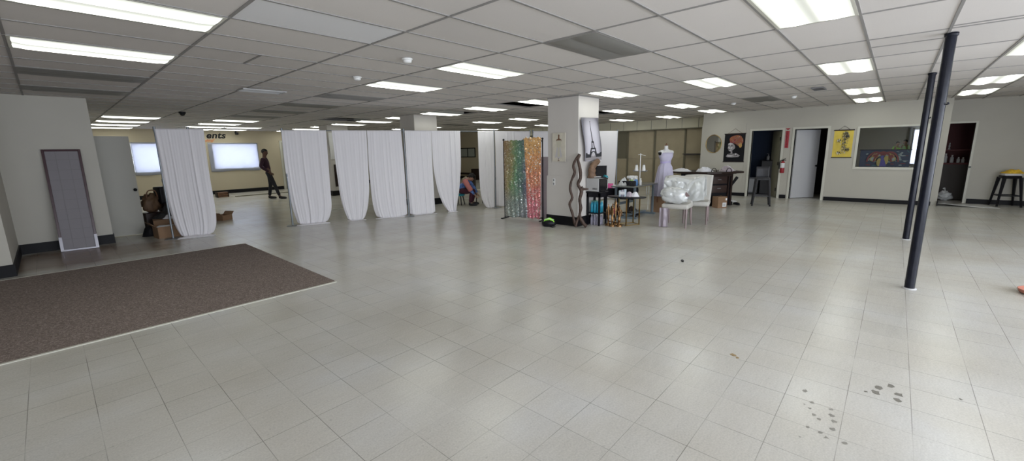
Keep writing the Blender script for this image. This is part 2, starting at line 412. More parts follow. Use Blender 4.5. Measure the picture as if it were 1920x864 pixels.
struct('wall_right_setback', w, 'wall')
# niche wall: beige panels between posts under a soffit of pale panels, then plain wall on to the back
b = MB(); b.box(XN + .06, XN + .2, 4.95, YB + .1, 0, CEIL_TOP); struct('wall_niche', b, 'wall_lamp_tint')
b = MB()
ys = [4.96, 6.08, 7.29, 8.47, 9.65, 10.83, 12.0, 13.2, 14.4]
for a, c in zip(ys, ys[1:]):
    b.box(XN + .03, XN + .06, a + .02, c - .02, .1, 1.16, 0); b.box(XN + .03, XN + .06, a + .02, c - .02, 1.17, 2.27, 0 if a != 8.47 else 1)
for y in ys: b.box(XN - .02, XN + .06, y - .03, y + .03, 0, 2.28, 1)
struct('trim_1', b, ['panel_beige', 'panel_dark'])
t = tag(MB().box(XN - .32, XN + .02, 5.35, 6.04, 1.33, 1.36).box(XN - .3, XN + .02, 5.38, 6.0, 1.30, 1.33).build('wall_shelf', 'brown_wall'), 'dark shelf fixed to the beige panelled wall left of the mirror', 'shelf')
b = MB(); y = 4.96
b.box(XN - .14, XN + .06, 4.96, 14.4, 2.285, 2.32, 1)
while y < 14.4:
    b.box(XN - .16, XN + .06, y + .008, min(y + .6, 14.4) - .008, 2.32, CEIL_TOP, 0); y += .61
b.box(XN - .13, XN + .06, 4.96, 14.4, 2.32, CEIL_TOP, 2)
struct('trim_2', b, ['soffit', 'panel_dark', 'lightgrey'])
# back wall with two sheet-covered windows and a door
BW = [(2.28, 4.25, 1.05, 2.12), (4.87, 6.55, 1.07, 2.10)]
w = wall_y(YB, YB + .15, .3, XN + .1, BW)
struct('wall_back', w, 'wall_lamp_tint')
for k, (x0, x1, z0, z1) in enumerate(BW):
    b = MB()
    for q in ((x0 - .05, x1 + .05, z1, z1 + .04), (x0 - .05, x1 + .05, z0 - .04, z0), (x0 - .05, x0, z0, z1), (x1, x1 + .05, z0, z1)): b.box(q[0], q[1], YB - .02, YB + .1, q[2], q[3])
    o = struct('window_%d' % (k + 2), b, 'trim')
    g = MB(); g.box(x0, x1, YB + .10, YB + .106, z0, z1); M['pane'] = M.get('pane') or mat('window_glass', (1, 1, 1), .02, trans=1); g.build('window_pane', 'pane', o)
    def sh(u, v, x0=x0, x1=x1, z0=z0, z1=z1, k=k):
        x = x0 - .16 * (k == 1) + (x1 - x0 + .2) * u; z = z1 + .06 - (z1 - z0 + .17) * v - .02 * math.sin(u * 9) * v
        return Vector((x, YB - .03 - .012 * noise.noise(Vector((u * 5, v * 3, k))) - .006 * math.sin((u + v) * 24), z))
    s = MB(); s.sheet(sh, 40, 20)
    o = s.build('window_sheet', 'sheet', solid=.003)
    tag(o, ['white bed sheet pinned over the far back window nearest the grey door', 'white bed sheet pinned over the back window beside the standing person'][k], 'sheet')
# back door and its frame (right of the standing person)
b = MB(); b.box(7.52, 7.6, YB - .03, YB, 0, 2.18); b.box(8.42, 8.5, YB - .03, YB, 0, 2.18); b.box(7.52, 8.5, YB - .03, YB, 2.18, 2.26)
o = struct('door_4', b, 'trim'); b = MB(); b.box(7.6, 8.42, YB - .02, YB, .01, 2.18); b.build('door_leaf', 'door_grey', o)
b = MB(); b.ball((7.68, YB - .06, 1.0), .03); b.tube([(7.68, YB - .02, 1.0), (7.68, YB - .06, 1.0)], .012); b.build('door_handle', 'chrome', o)

# left walls: recessed wall with the leaning screen, its end, the side return and the near stub
b = MB(); b.box(-.51, .68, 11.0, 11.3, 0, CEIL_TOP); b.box(.2, .4, 11.3, YB + .1, 0, CEIL_TOP); b.box(-3.2, -.51, 9.0, 11.3, 0, CEIL_TOP)
struct('wall_left', b, 'wall')
b = MB()
b.box(-.5, .69, 10.985, 11.0, 0, .17); b.box(.68, .695, 11.0, 11.3, 0, .17); b.box(-.51, -.495, 8.99, 11.0, 0, .17); b.box(-3, -.5, 8.985, 9.0, 0, .17)
struct('baseboard_left', b, 'base')
b = MB()
for y0, y1 in ((-.8, 1.43), (2.38, 2.54), (3.52, 4.95)): b.box(XR - .026, XR, y0, y1, 0, .105)
b.box(XS - .015, XS, -5.2, -1.52, 0, .12); b.box(XR, XS, -.935, -.92, 0, .12)
struct('baseboard_right', b, 'base')
b = MB(); b.box(.4, 7.5, YB - .02, YB, 0, .15); b.box(8.5, XN, YB - .02, YB, 0, .15); b.box(XN + .03, XN + .06, 14.42, YB, 0, .15)
b.box(.4, .415, 11.9, YB, 0, .15)
struct('baseboard_back', b, 'base')

# shop front behind and to the left of the camera (daylight enters here)
SF = [(-2.3, .3, .35, 2.5), (.9, 3.6, .35, 2.5), (4.2, 6.9, .35, 2.5), (7.5, 9.0, .35, 2.5)]
struct('wall_front', wall_y(-5.2, -5.0, -3.2, XS + .1, SF), 'wall')
SL = [(-4.2, -1.6, .35, 2.5)]
struct('wall_entrance', wall_x('', -3.2, -3.0, -5.2, 9.0, SL, 'wall'), 'wall')
for k, (x0, x1, z0, z1) in enumerate(SF):
    b = MB(); b.box(x0, x1, -5.12, -5.06, z0, z0 + .05); b.box(x0, x1, -5.12, -5.06, z1 - .05, z1)
    for x in (x0, (x0 + x1) / 2 - .025, x1 - .05): b.box(x, x + .05, -5.12, -5.06, z0, z1)
    struct('window_%d' % (k + 10), b, 'steel')

# ------------------------------------------------------------------ ceiling
LIT = {-1: [6, 9], 0: [24, 27, 30, 33], 2: [0, 6, 9, 24, 27, 30, 33], 3: [30, 33], 5: [-3, 0, 3, 6, 9, 12, 15, 18, 21, 24, 27, 30, 33], 8: [-3, 0, 6, 9, 15, 18, 24, 27], 10: [-3, 0, 6], 11: [9, 12, 18, 21, 24]}
UNLIT = {-1: [12, 15], 2: [3, 12, 15, 18, 21], 8: [3, 21]}
HOLES = {(5, 10), (5, 14), (4, 20), (4, 21), (8, 10)}
used = {(i, j) for d in (LIT, UNLIT) for i in d for j in d[i]} | HOLES
b = MB()
for i in range(-4, 13):
    for j in range(-10, 35):
        if (i, j) in used: continue
        x0, y0 = GX + TX * i, GY + TY * j; x1, y1 = min(x0 + TX, 16.76), min(y0 + TY, YB + .02)
        if x0 < -3.2: x0 = -3.2
        if y0 < -5.2: y0 = -5.2
        if x1 <= x0 or y1 <= y0: continue
        b.box(x0, x1, y0, y1, H + .006, H + .02, 1 if (i, j) == (0, 5) else 0)
b.box(-3.2, 16.9, -5.2, YB + .15, CEIL_TOP, CEIL_TOP + .1, 2)
struct('ceiling', b, ['tile', 'clean_tile', 'plenum'], fix=False)
b = MB()
for j in range(-8, 36):
    y = GY + TY * j; b.box(-3, 16.75, y - .011, y + .011, H - .001, H + .014)
for i in range(-3, 13):
    x = GX + TX * i; b.box(x - .012, x + .012, -5, YB, H, H + .012)
b.box(GX + .5 * TX - .012, GX + .5 * TX + .012, GY + 8 * TY, GY + 9 * TY, H, H + .012)
for jj, xx in ((-1, 5.9), (0, 6.5)): b.box(xx, xx + .024, GY + TY * (jj - 1), GY + TY * jj, H, H + .012)
struct('trim_3', b, 'tbar')
# drooping tile edges beside the missing tiles
b = MB()
for (x, y, dx) in ((GX + 5 * TX, GY + 10 * TY, TX), (GX + 5 * TX, GY + 14 * TY, TX)):
    b.box(x + .02, x + dx - .02, y + .02, y + .6, H + .10, H + .115, 0)
b.box(GX + 4 * TX + .05, GX + 5 * TX - .03, GY + 20 * TY, GY + 22 * TY, H + .09, H + .105, 0)
b.box(GX + 8 * TX + .05, GX + 9 * TX - .03, GY + 10 * TY, GY + 11 * TY, H + .09, H + .105, 0)
struct('trim_4', b, 'plenum')

ORD = ['first', 'second', 'third', 'fourth', 'fifth', 'sixth', 'seventh', 'eighth', 'ninth', 'tenth', 'eleventh', 'twelfth', 'thirteenth', 'fourteenth', 'fifteenth', 'sixteenth']
ROWN = {-1: 'the leftmost row', 0: 'the row above the grey door', 2: 'the row crossing above the hanging drapes', 3: 'the short pair above the black letters',
        5: 'the long row past the columns', 8: 'the row right of the column', 10: 'the row along the wall of doors', 11: 'the row before the beige panelled niche'}
def lens(lit):
    b = MB()
    def f(u, v):
        y = -.275 + .55 * v; x = -.58 + 1.16 * u; e = min(1, min(u, 1 - u) * 14)
        return Vector((x, y, -.002 - e * .022 * abs(math.sin(v * 2 * PI)) ** .8))
    b.sheet(f, 24, 24); return b
proto = {}
def light(i, j, lit, label):
    key = lit
    x, y = GX + TX * (i + .5), GY + TY * (j + .5)
    if key not in proto:
        t = thing('ceiling_light', label, 'ceiling light', (x, y, H))
        b = MB()
        for q in ((-.6, .6, -.296, -.272), (-.6, .6, .272, .296), (-.6, -.575, -.272, .272), (.575, .6, -.272, .272)): b.box(*q, -.003, .012)
        b.box(-.6, .6, -.296, .296, .075, .09)
        for q in ((-.6, .6, -.296, -.29), (-.6, .6, .29, .296), (-.6, -.594, -.29, .29), (.594, .6, -.29, .29)): b.box(*q, .012, .075)
        fr = b.build('light_frame', 'trim' if lit else 'tbar', t)
        le = lens(lit).build('diffuser', 'lamp' if lit else 'unlit', t)
        proto[key] = (t, fr, le)
    else:
        t0 = proto[key]; t = t0[0].copy(); C.objects.link(t); t.location = (x, y, H); t['label'] = label
        for ch in t0[1:]:
            c = ch.copy(); C.objects.link(c); c.parent = t
    t['group'] = 'fluorescent ceiling lights' if lit else 'unlit ceiling lights'
for i in sorted(set(LIT) | set(UNLIT)):
    row = sorted([(j, True) for j in LIT.get(i, [])] + [(j, False) for j in UNLIT.get(i, [])])
    for k, (j, lit) in enumerate(row):
        light(i, j, lit, '%s ceiling light, %s from the camera in %s' % ('glowing' if lit else 'dark unlit', ORD[k], ROWN[i]))

for x_, lab_ in ((20.5, 'added unseen fill light in the office hall, nearest the window'), (24.3, 'second added fill light of the office hall from the window'), (28.1, 'third added fill light of the office hall from the window'), (31.4, 'farthest added fill light of the office hall')):  # unseen fixtures added to brighten the office hall
    t0_ = proto[True]; t = t0_[0].copy(); C.objects.link(t); t.location = (x_, .4, 2.53); t['label'] = lab_; t['group'] = 'added office fill lights'
    for ch in t0_[1:]:
        c = ch.copy(); C.objects.link(c); c.parent = t
def detector(x, y, label):
    t = thing('smoke_detector', label, 'smoke detector', (x, y, H), 0, 'round ceiling detectors')
    b = MB(); b.lathe([(.0, 0), (.06, 0), (.062, -.012), (.055, -.016)][::-1]); b.build('mounting_plate', 'white', t)
    b = MB(); b.lathe([(.0, -.05), (.03, -.05), (.047, -.04), (.052, -.016), (.0, -.016)]); b.build('sensor_cap', 'white', t)
detector(3.0, 4.32, 'round white smoke detector near the lit panel left of centre, nearer of the left pair')
detector(3.16, 5.79, 'round white smoke detector by the dark vent, farther of the left pair')
detector(11.88, 3.18, 'small white detector on the ceiling above the portrait poster')
detector(11.42, 1.83, 'small white detector on the ceiling above the two doors')
t = thing('dome_camera', 'dark dome camera on the ceiling above the left drape', 'security camera', (2.43, 12.96, H))
b = MB(); b.lathe([(0, 0), (.07, 0), (.075, -.03), (.07, -.035), (0, -.035)]); b.build('mount', 'black', t)
b = MB(); b.ball((0, 0, -.045), (.055, .055, .05)); b.build('dome', 'glassblack', t)
t = thing('security_camera', 'small dark camera on the back wall above the sheeted window', 'security camera', (5.8, YB - .02, 2.6))
b = MB(); b.box(-.03, .03, -.02, .02, -.03, .06); b.tube([(0, 0, 0), (0, -.1, -.03)], .015); b.build('bracket', 'black', t)
b = MB(); b.rbox(-.05, .05, -.22, -.06, -.1, 0, .02); b.build('camera_body', 'black', t)
def vent(x, y, sx, sy, label, m='lightgrey'):
    t = thing('ceiling_vent', label, 'vent', (x, y, H - .004), 0, None)
    b = MB()
    for q in ((-sx, sx, -sy, -sy + .02), (-sx, sx, sy - .02, sy), (-sx, -sx + .02, -sy + .02, sy - .02), (sx - .02, sx, -sy + .02, sy - .02)): b.box(*q, -.012, .004)
    b.build('vent_frame', m, t)
    b = MB(); n = 7
    for k in range(n):
        yy = -sy + .03 + (2 * sy - .06) * k / (n - 1); b.box(-sx + .02, sx - .02, yy - .006, yy + .002, -.008, .002)
    b.box(-sx + .02, sx - .02, -sy + .02, sy - .02, .002, .004, 1)
    b.build('louvre', [m, 'black'], t)
vent(2.65, 8.05, .33, .17, 'pale louvred vent in the left part of the ceiling')
vent(10.3, 1.25, .24, .10, 'dark slotted vent in the ceiling above the doors', 'grey')

# ------------------------------------------------------------------ columns
def column(name, x0, x1, y0, y1, near=False):
    b = MB(); b.box(x0, x1, y0, y1, 0, CEIL_TOP - .02, 0)
    if near: b.box(x0 - .02, x1 + .02, y0 - .02, y1 + .02, .2, 1.05, 0)
    b.box(x0 - .03, x1 + .03, y0 - .03, y1 + .03, 0, .19, 1)
    if near: b.box(x0 - .008, x1 + .008, y0 - .008, y1 + .008, H - .02, H + .01, 2)
    return struct(name, b, ['column', 'base', 'tbar'])
column('column', 7.36, 8.14, 4.83, 5.6, True)
column('column', 7.38, 8.2, 10.48, 11.2)
column('column', 7.38, 8.2, 16.1, 16.8)
t = thing('wall_switch', 'pair of small wall switches on the central column', 'light switch', (7.335, 5.42, .92))
b = MB(); b.rbox(-.008, 0, -.035, .035, -.07, .07, .003); b.build('switch_plate', 'white', t)
b = MB()
for z in (.04, -.04): b.box(-.014, -.008, -.012, .012, z - .02, z + .02)
b.build('toggle', 'grey', t)

# ------------------------------------------------------------------ pipes (black poles at right)
for x, y, lab in ((6.28, -.28, 'black steel pole at right, the nearer and taller-looking of two'), (9.56, -.285, 'black steel pole at right, farther of two, behind the near pole')):
    t = thing('steel_pole', lab, 'pole', (x, y, 0), 0, 'two black poles')
    b = MB(); b.tube([(0, 0, .012), (0, 0, H - .01)], .0445, 20); b.tube([(-.02, -.045, 1.98), (-.035, -.06, 1.985), (-.03, -.055, 2.0)], .008)
    b.build('shaft', 'pipe', t)
    b = MB(); b.lathe([(.0, 0), (.062, 0), (.06, .012), (.046, .014)], n=20); b.build('floor_ring', 'lightgrey', t)
    b = MB(); b.lathe([(.047, -.03), (.052, -.028), (.055, 0), (.0, 0)], c=(0, 0, H), n=20); b.build('top_collar', 'pipe', t)

# ------------------------------------------------------------------ doors, window and rooms at right
def frame_x(name, x, y0, y1, z1, m='trim', w=.06):
    b = MB(); b.box(x - .018, x + .14, y0 - w, y0, 0, z1); b.box(x - .018, x + .14, y1, y1 + w, 0, z1); b.box(x - .018, x + .14, y0 - w, y1 + w, z1, z1 + w)
    return struct(name, b, m)
d1 = frame_x('door_1', XR, 2.62, 3.44, 2.06)
X = RZ(math.radians(25), (XR + .1, 2.64, 0))
b = MB(); b.box(0, .8, 0, .04, .01, 2.04, 0, X); b.build('door_leaf', 'door_olive', d1)
b = MB()
for z in (.25, 1.05, 1.8): b.tube([X @ Vector((-.012, .045, z - .05)), X @ Vector((-.012, .045, z + .05))], .012)
b.build('hinge', 'black', d1)
d2 = frame_x('door_2', XR, 1.51, 2.30, 2.06)
X = RZ(math.radians(-41), (XR + .05, 2.285, 0))   # leaf opened inwards, hinged on its left jamb
b = MB(); b.box(0, .78, -.04, 0, .012, 2.04, 0, X); b.build('door_leaf', 'door_white', d2)
b = MB(); b.ball(X @ Vector((.72, -.09, .97)), .03); b.tube([X @ Vector((.72, -.03, .97)), X @ Vector((.72, -.09, .97))], .012); b.build('door_handle', 'black', d2)
b = MB()
for z in (.3, 1.05, 1.8): b.tube([(XR + .03, 2.29, z - .05), (XR + .03, 2.29, z + .05)], .012)
b.build('hinge', 'black', d2)
d3 = frame_x('door_3', XS, -1.45, -.86, 2.08, w=.045)
b = MB(); b.ball((XS - .05, -1.475, .95), .022); b.tube([(XS - .01, -1.475, .95), (XS - .05, -1.475, .95)], .01); b.build('door_handle', 'steel', d3)
wn = MB()
for q in ((WN[0] - .06, WN[1] + .06, WN[3], WN[3] + .05), (WN[0] - .06, WN[1] + .06, WN[2] - .06, WN[2]), (WN[0] - .06, WN[0], WN[2], WN[3]), (WN[1], WN[1] + .06, WN[2], WN[3])):
    wn.box(XR - .02, XR + .14, *q)
w1 = struct('window_1', wn, 'trim')
b = MB(); b.box(XR + .105, XR + .11, WN[0], WN[1], WN[2], WN[3]); b.build('window_pane', 'pane', w1)

def room(name, x0, x1, y0, y1, m, h=2.55, back=None, open_back=False):
    b = MB()
    if back: 
        bb = wall_x('', x1, x1 + .1, y0, y1, back, m, h); b.v, b.f, b.m, b.sm = bb.v, bb.f, bb.m, bb.sm
    elif not open_back: b.box(x1, x1 + .1, y0, y1, 0, h)
    b.box(x0, x1, y0 - .05, y0, 0, h); b.box(x0, x1, y1, y1 + .05, 0, h); b.box(x0, x1 + .1, y0 - .05, y1 + .05, h, h + .05); b.box(x0, x1 + .1, y0 - .05, y1 + .05, -.05, -.001, 1)
    return struct(name, b, [m, 'brown_wall'])
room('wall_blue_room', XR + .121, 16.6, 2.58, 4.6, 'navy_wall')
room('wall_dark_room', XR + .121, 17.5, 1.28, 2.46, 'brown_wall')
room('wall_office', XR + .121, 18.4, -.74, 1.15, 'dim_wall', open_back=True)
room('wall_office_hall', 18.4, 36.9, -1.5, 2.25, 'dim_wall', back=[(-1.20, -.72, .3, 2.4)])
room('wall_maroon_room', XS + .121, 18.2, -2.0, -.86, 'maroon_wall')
b = MB(); b.box(36.8, 36.9, -.72, -.63, 0, 2.5, 1); b.box(36.6, 36.75, -.62, -.50, 0, 2.5, 0); b.box(36.78, 36.9, -1.25, -.72, .2, .3, 1)
struct('trim_5', b, ['white', 'black'])
b = MB(); b.box(36.93, 36.935, -1.20, -.72, .3, 2.4); struct('window_5', b, 'sheet')
# contents glimpsed in the rooms
t = thing('cabinet', 'small pale cabinet inside the dark blue room', 'cabinet', (16.2, 3.55, 0))
b = MB(); b.rbox(-.15, .15, -.2, .2, .02, .55, .01); b.build('body', 'grey', t)
b = MB(); b.tube([(-.17, .05, .4), (-.17, .15, .4)], .008); b.build('handle', 'chrome', t)
b = MB(); b.box(-.16, -.15, -.19, .19, .06, .5); b.build('door', 'lightgrey', t)
t = thing('counter', 'grey fronted counter inside the maroon room', 'counter', (17.2, -1.3, 0))
b = MB(); b.box(0, .5, -.65, .42, 0, .98); b.build('cabinet_body', 'brown_wall', t, bevel=.005)
b = MB(); b.box(-.03, .5, -.67, .43, .98, 1.02); b.build('counter_top', 'maroon_wall', t, bevel=.005)
b = MB(); b.box(.2, .5, -.67, .43, 1.36, 1.39); b.build('shelf', 'maroon_wall', t)
for k, (y, z, r, h, nm, lab) in enumerate([(-.93, 1.02, .035, .24, 'bottle', 'pale bottle, leftmost on the counter in the maroon room'), (-1.07, 1.02, .04, .26, 'bottle', 'tall white bottle in the middle of the maroon room counter'),
        (-1.2, 1.02, .04, .22, 'bottle', 'pale grey bottle right of the tall white one'), (-1.33, 1.02, .035, .16, 'jar', 'small dim jar near the right end of the counter'), (-1.42, 1.02, .035, .15, 'jar', 'small dim jar at the right end of the counter'),
        (-.98, 1.39, .04, .12, 'cup', 'small white cup on the upper shelf'), (-1.12, 1.39, .03, .2, 'figurine', 'small pale statuette on the upper shelf')]):
    t = thing(nm, lab, nm, (17.35 if z < 1.2 else 17.5, y, z), 0, 'containers in the maroon room')
    b = MB()
    if nm == 'figurine':
        b.lathe([(.03, 0), (.03, .02), (.012, .05), (.025, .1), (.012, .14), (.02, .17), (.0, .2)]); b.build('body', 'lightgrey', t)
    else:
        b.lathe([(r * .9, 0), (r, .01), (r, h * .65), (r * .45, h * .8), (r * .45, h * .9)] if nm != 'cup' else [(r * .7, 0), (r, h)]); b.build('body', 'lightgrey', t)
        if nm != 'cup':
            b = MB(); b.lathe([(r * .5, h * .88), (r * .5, h), (0, h)]); b.build('cap', 'white', t)
t = thing('plastic_bag', 'clear crumpled plastic bag on the floor of the maroon room', 'bag', (16.78, -1.14, .002))
b = MB(); b.ball((0, 0, .13), (.14, .15, .12), 24, 16, lump=.5, seed=3); b.build('film', 'wrap', t)
b = MB(); b.tube([(0, 0, .22), (.01, .01, .3), (-.03, .03, .33)], [.03, .015, .03]); b.build('knot', 'wrap', t)

# fire extinguisher and sign
t = thing('fire_extinguisher', 'red and white fire extinguisher hung between the two doors', 'fire extinguisher', (XR - .08, 2.52, .77))
b = MB(); b.lathe([(.05, 0), (.056, .01), (.056, .16)], n=20); b.build('lower_cylinder', 'red', t)
b = MB(); b.lathe([(.0565, .16), (.0565, .30)], n=20); b.build('instruction_label', 'paper', t)
b = MB(); b.lathe([(.056, .30), (.05, .33), (.025, .355), (.02, .37)], n=20); b.build('cylinder_shoulder', 'red', t)
b = MB(); b.box(.055, .079, -.03, .03, .08, .34); b.box(.03, .06, -.045, .045, .22, .25); b.build('wall_bracket', 'black', t)
b = MB(); b.box(-.02, .02, -.02, .02, .36, .40); b.tube([(0, .0, .40), (-.01, -.07, .44)], .009); b.tube([(0, 0, .385), (-.01, -.08, .39)], .009); b.build('handle', 'black', t)
b = MB(); b.tube([(0, .02, .39), (0, .07, .37), (0, .085, .28), (0, .08, .12)], .011); b.build('hose', 'black', t)
t = thing('fire_extinguisher_sign', 'narrow red vertical fire extinguisher sign with arrow', 'sign', (XR - .001, 2.485, 1.52))
b = MB(); b.box(-.006, 0, -.055, .055, 0, .50); b.prism([(-.06, .58), (.06, .58), (.03, .545), (0, .525), (-.03, .545)], -.006, 0, 0, ax='x'); b.build('plate', 'red_sign', t)
b = MB()
word = 'FIRE EXTINGUISHER'
for k, ch in enumerate('FIRE'):
    vs, fs = text_mesh(ch, .058, .001)
    b.add([Vector((-.0075, .030 - v.x - .0, v.y + .43 - k * .046)) for v in vs], fs)
for k, ch in enumerate('EXTINGUISHER'):
    vs, fs = text_mesh(ch, .030, .001)
    b.add([Vector((-.0075, .012 - v.x, v.y + .265 - k * .0232)) for v in vs], fs)
for q in ((-.05, -.046, .01, .49), (.046, .05, .01, .49)): b.box(-.0078, -.006, *q)
b.build('white_lettering', 'paper', t, fix=False)

# ------------------------------------------------------------------ pictures
t = thing('mirror', 'oval wall mirror with thin gilt frame left of the portrait poster', 'mirror', (XR - .013, 4.565, 1.69))
b = MB(); n = 40
ring = [Vector((-.008, .245 * math.cos(2 * PI * k / n), .29 * math.sin(2 * PI * k / n))) for k in range(n + 1)]
b.tube(ring, .011, 8, caps=False); b.build('mirror_frame', 'gold', t)
b = MB(); b.prism([(p.y, p.z) for p in ring[:-1]], -.006, 0, ax='x'); b.build('mirror_glass', mat('mirror', (.75, .76, .72), .03, 1), t)
b = MB(); b.tube([(-.003, -.04, .285), (-.003, 0, .33), (-.003, .04, .285)], .003); b.build('hanging_loop', 'gold', t)

def pic_paint(t, name, patches, y0, y1, z0, z1, mats, x=-.004):
    """a hanging print: patches are polygons in (u to the right as seen, v upwards), 0..1, each with a material index"""
    b = MB(); b.box(x, 0, y0, y1, z0, z1, 0)
    for k, (mi, poly) in enumerate(patches):
        h = x - .0004 * (k + 1)
        b.add([Vector((h, y1 + (y0 - y1) * u, z0 + (z1 - z0) * v)) for u, v in poly], [tuple(range(len(poly)))], mi)
    return b.build(name, mats, t, fix=False)
def ell(cx, cy, rx, ry, n=18, a0=0, a1=2 * PI, rot=0):
    out = []
    for k in range(n):
        a = a0 + (a1 - a0) * k / (n - (0 if a1 - a0 > 6.2 else 1)); x, y = rx * math.cos(a), ry * math.sin(a)
        out.append((cx + x * math.cos(rot) - y * math.sin(rot), cy + x * math.sin(rot) + y * math.cos(rot)))
    return out
t = thing('portrait_poster', 'black hanging poster of a face in an orange patterned headwrap', 'poster', (XR - .014, 3.93, 1.09))
rnd = random.Random(4)
M['p_or'] = mat('print_orange', (.30, .10, .05), .7); M['p_red'] = mat('print_dark_red', (.26, .05, .05), .7); M['p_teal'] = mat('print_grey_teal', (.16, .20, .20), .7); M['p_grey'] = mat('print_grey', (.30, .28, .29), .7)
M['p_light'] = mat('print_light', (.52, .50, .52), .7); M['p_gold'] = mat('print_ochre', (.50, .30, .10), .7)
P = [(2, ell(.58, .76, .34, .17, rot=-.15)), (1, ell(.54, .84, .30, .11, rot=.1)), (1, ell(.72, .72, .20, .14, rot=.5)), (5, ell(.78, .60, .08, .10, rot=.4)), (2, ell(.40, .72, .17, .06, rot=.45))]
for k in range(70):
    a_, q_ = rnd.uniform(0, 2 * PI), rnd.random() ** .5; u, v = .58 + .31 * q_ * math.cos(a_), .77 + .15 * q_ * math.sin(a_); P.append((rnd.choice([1, 2, 3, 3, 5, 6, 4, 1, 2]), ell(u, v, rnd.uniform(.012, .045), rnd.uniform(.004, .011), 8, rot=rnd.uniform(-.9, 1.2))))
P += [(0, ell(.55, .60, .16, .04, rot=-.35)), (4, [(.21, .66), (.30, .69), (.42, .67), (.52, .60), (.56, .52), (.52, .44), (.44, .38), (.36, .36), (.28, .385), (.23, .42), (.225, .46), (.19, .485), (.215, .53), (.20, .60)]),
      (6, [(.22, .65), (.30, .68), (.40, .66), (.42, .60), (.33, .585), (.22, .60)]), (6, [(.20, .50), (.26, .56), (.31, .50), (.29, .46), (.24, .47)]), (6, ell(.38, .50, .055, .035, rot=.4)), (6, ell(.33, .405, .045, .015)),
      (0, ell(.255, .578, .042, .011, rot=.1)), (0, ell(.385, .570, .055, .012, rot=-.1)), (0, ell(.25, .605, .045, .006, rot=.2)), (0, ell(.39, .602, .06, .007, rot=-.15)), (0, ell(.235, .472, .022, .007)), (0, ell(.27, .435, .045, .010, rot=.1)),
      (0, [(.40, .38), (.52, .46), (.60, .50), (.60, .34), (.48, .32)]), (4, [(.36, .37), (.43, .385), (.45, .30), (.36, .29)]), (4, [(.14, .185), (.20, .27), (.34, .295), (.50, .285), (.62, .31), (.82, .22), (.74, .165), (.45, .15), (.22, .155)]),
      (6, ell(.33, .23, .16, .018, rot=.05)), (0, ell(.36, .265, .15, .008)), (6, ell(.33, .19, .13, .012)), (0, ell(.62, .22, .07, .014, rot=.2)), (6, ell(.60, .26, .05, .03, rot=.8)), (0, ell(.55, .25, .012, .05))]
P = [(m, [(min(.98, max(.02, u)), v) for u, v in p]) for m, p in P]
pic_paint(t, 'print', P, -.31, .30, .02, .90, ['black', 'p_or', 'p_red', 'p_teal', 'p_grey', 'p_gold', 'p_light'])
b = MB(); b.box(-.012, .002, -.325, .315, .895, .92); b.box(-.012, .002, -.325, .315, 0, .022); b.build('hanging_bar', 'dark_wood', t)
b = MB(); b.tube([(-.005, -.2, .92), (-.005, 0, 1.07), (-.005, .2, .92)], .004, 6); b.build('cord', 'brown', t)

t = thing('floral_poster', 'yellow hanging poster with grey flower sprays beside the window', 'poster', (XR - .002, 1.14, 1.22))
M['p_leaf'] = mat('print_grey_green', (.16, .16, .11), .7); M['p_ink'] = mat('print_ink', (.03, .03, .035), .7); M['p_pale'] = mat('print_pale_petals', (.55, .52, .42), .7)
P = []; rnd = random.Random(11)
for k in range(150):
    v = rnd.uniform(.12, .9); u = .56 - .12 * math.sin(v * 5) * 0 + rnd.gauss(0, .085) + (.06 if v > .6 else 0); P.append((rnd.choice([1, 1, 1, 3, 2]), ell(u, v, rnd.uniform(.02, .05), rnd.uniform(.006, .016), 8, rot=rnd.uniform(0, 3))))
for cu, cv in ((.30, .62), (.34, .16), (.72, .78), (.78, .28), (.62, .9)):
    for k in range(9): a = k * .7; P.append((rnd.choice([2, 2, 3, 1]), ell(cu + .07 * math.cos(a), cv + .035 * math.sin(a), .05, .016, 8, rot=a)))
P = [(m, [(min(.96, max(.04, u)), min(.97, max(.03, v))) for u, v in p]) for m, p in P]
pic_paint(t, 'print', P, -.215, .215, .02, .76, ['mustard', 'p_leaf', 'p_ink', 'p_pale'])
b = MB(); b.box(-.014, .001, -.23, .23, .75, .78); b.box(-.014, .001, -.23, .23, 0, .022); b.build('hanging_bar', 'dark_wood', t)
b = MB(); b.tube([(-.005, -.12, .78), (-.005, .0, .88), (-.005, .12, .78)], .004, 6); b.build('cord', 'dark_wood', t)

t = thing('peacock_tapestry', 'dark stained-glass style peacock panel in the lower office window', 'tapestry', (XR + .09, .22, .975))
M['p_navy'] = mat('print_navy', (.015, .025, .05), .6); M['p_blue'] = mat('print_violet_blue', (.04, .035, .15), .6); M['p_bronze'] = mat('print_bronze', (.17, .09, .035), .6); M['p_olive'] = mat('print_olive_gold', (.20, .165, .045), .6); M['p_wine'] = mat('print_wine', (.10, .02, .02), .6); M['p_sea'] = mat('print_sea_green', (.025, .075, .085), .6)
P = []; rnd = random.Random(5)
for k in range(60): P.append((rnd.choice([1, 6, 6, 5, 0]), ell(rnd.uniform(.04, .96), rnd.uniform(.08, .92), rnd.uniform(.012, .035), rnd.uniform(.03, .08), 10, rot=rnd.uniform(0, 3))))
def ring(cu, cv, ru, rv, m, w=.82, n=22, a1=PI):
    o_, i_ = [(cu + ru * math.cos(a1 * k / n), cv + rv * math.sin(a1 * k / n)) for k in range(n + 1)], [(cu + ru * w * math.cos(a1 * k / n), cv + rv * w * math.sin(a1 * k / n)) for k in range(n + 1)]
    return [(m, [o_[k], o_[k + 1], i_[k + 1], i_[k]]) for k in range(n)]
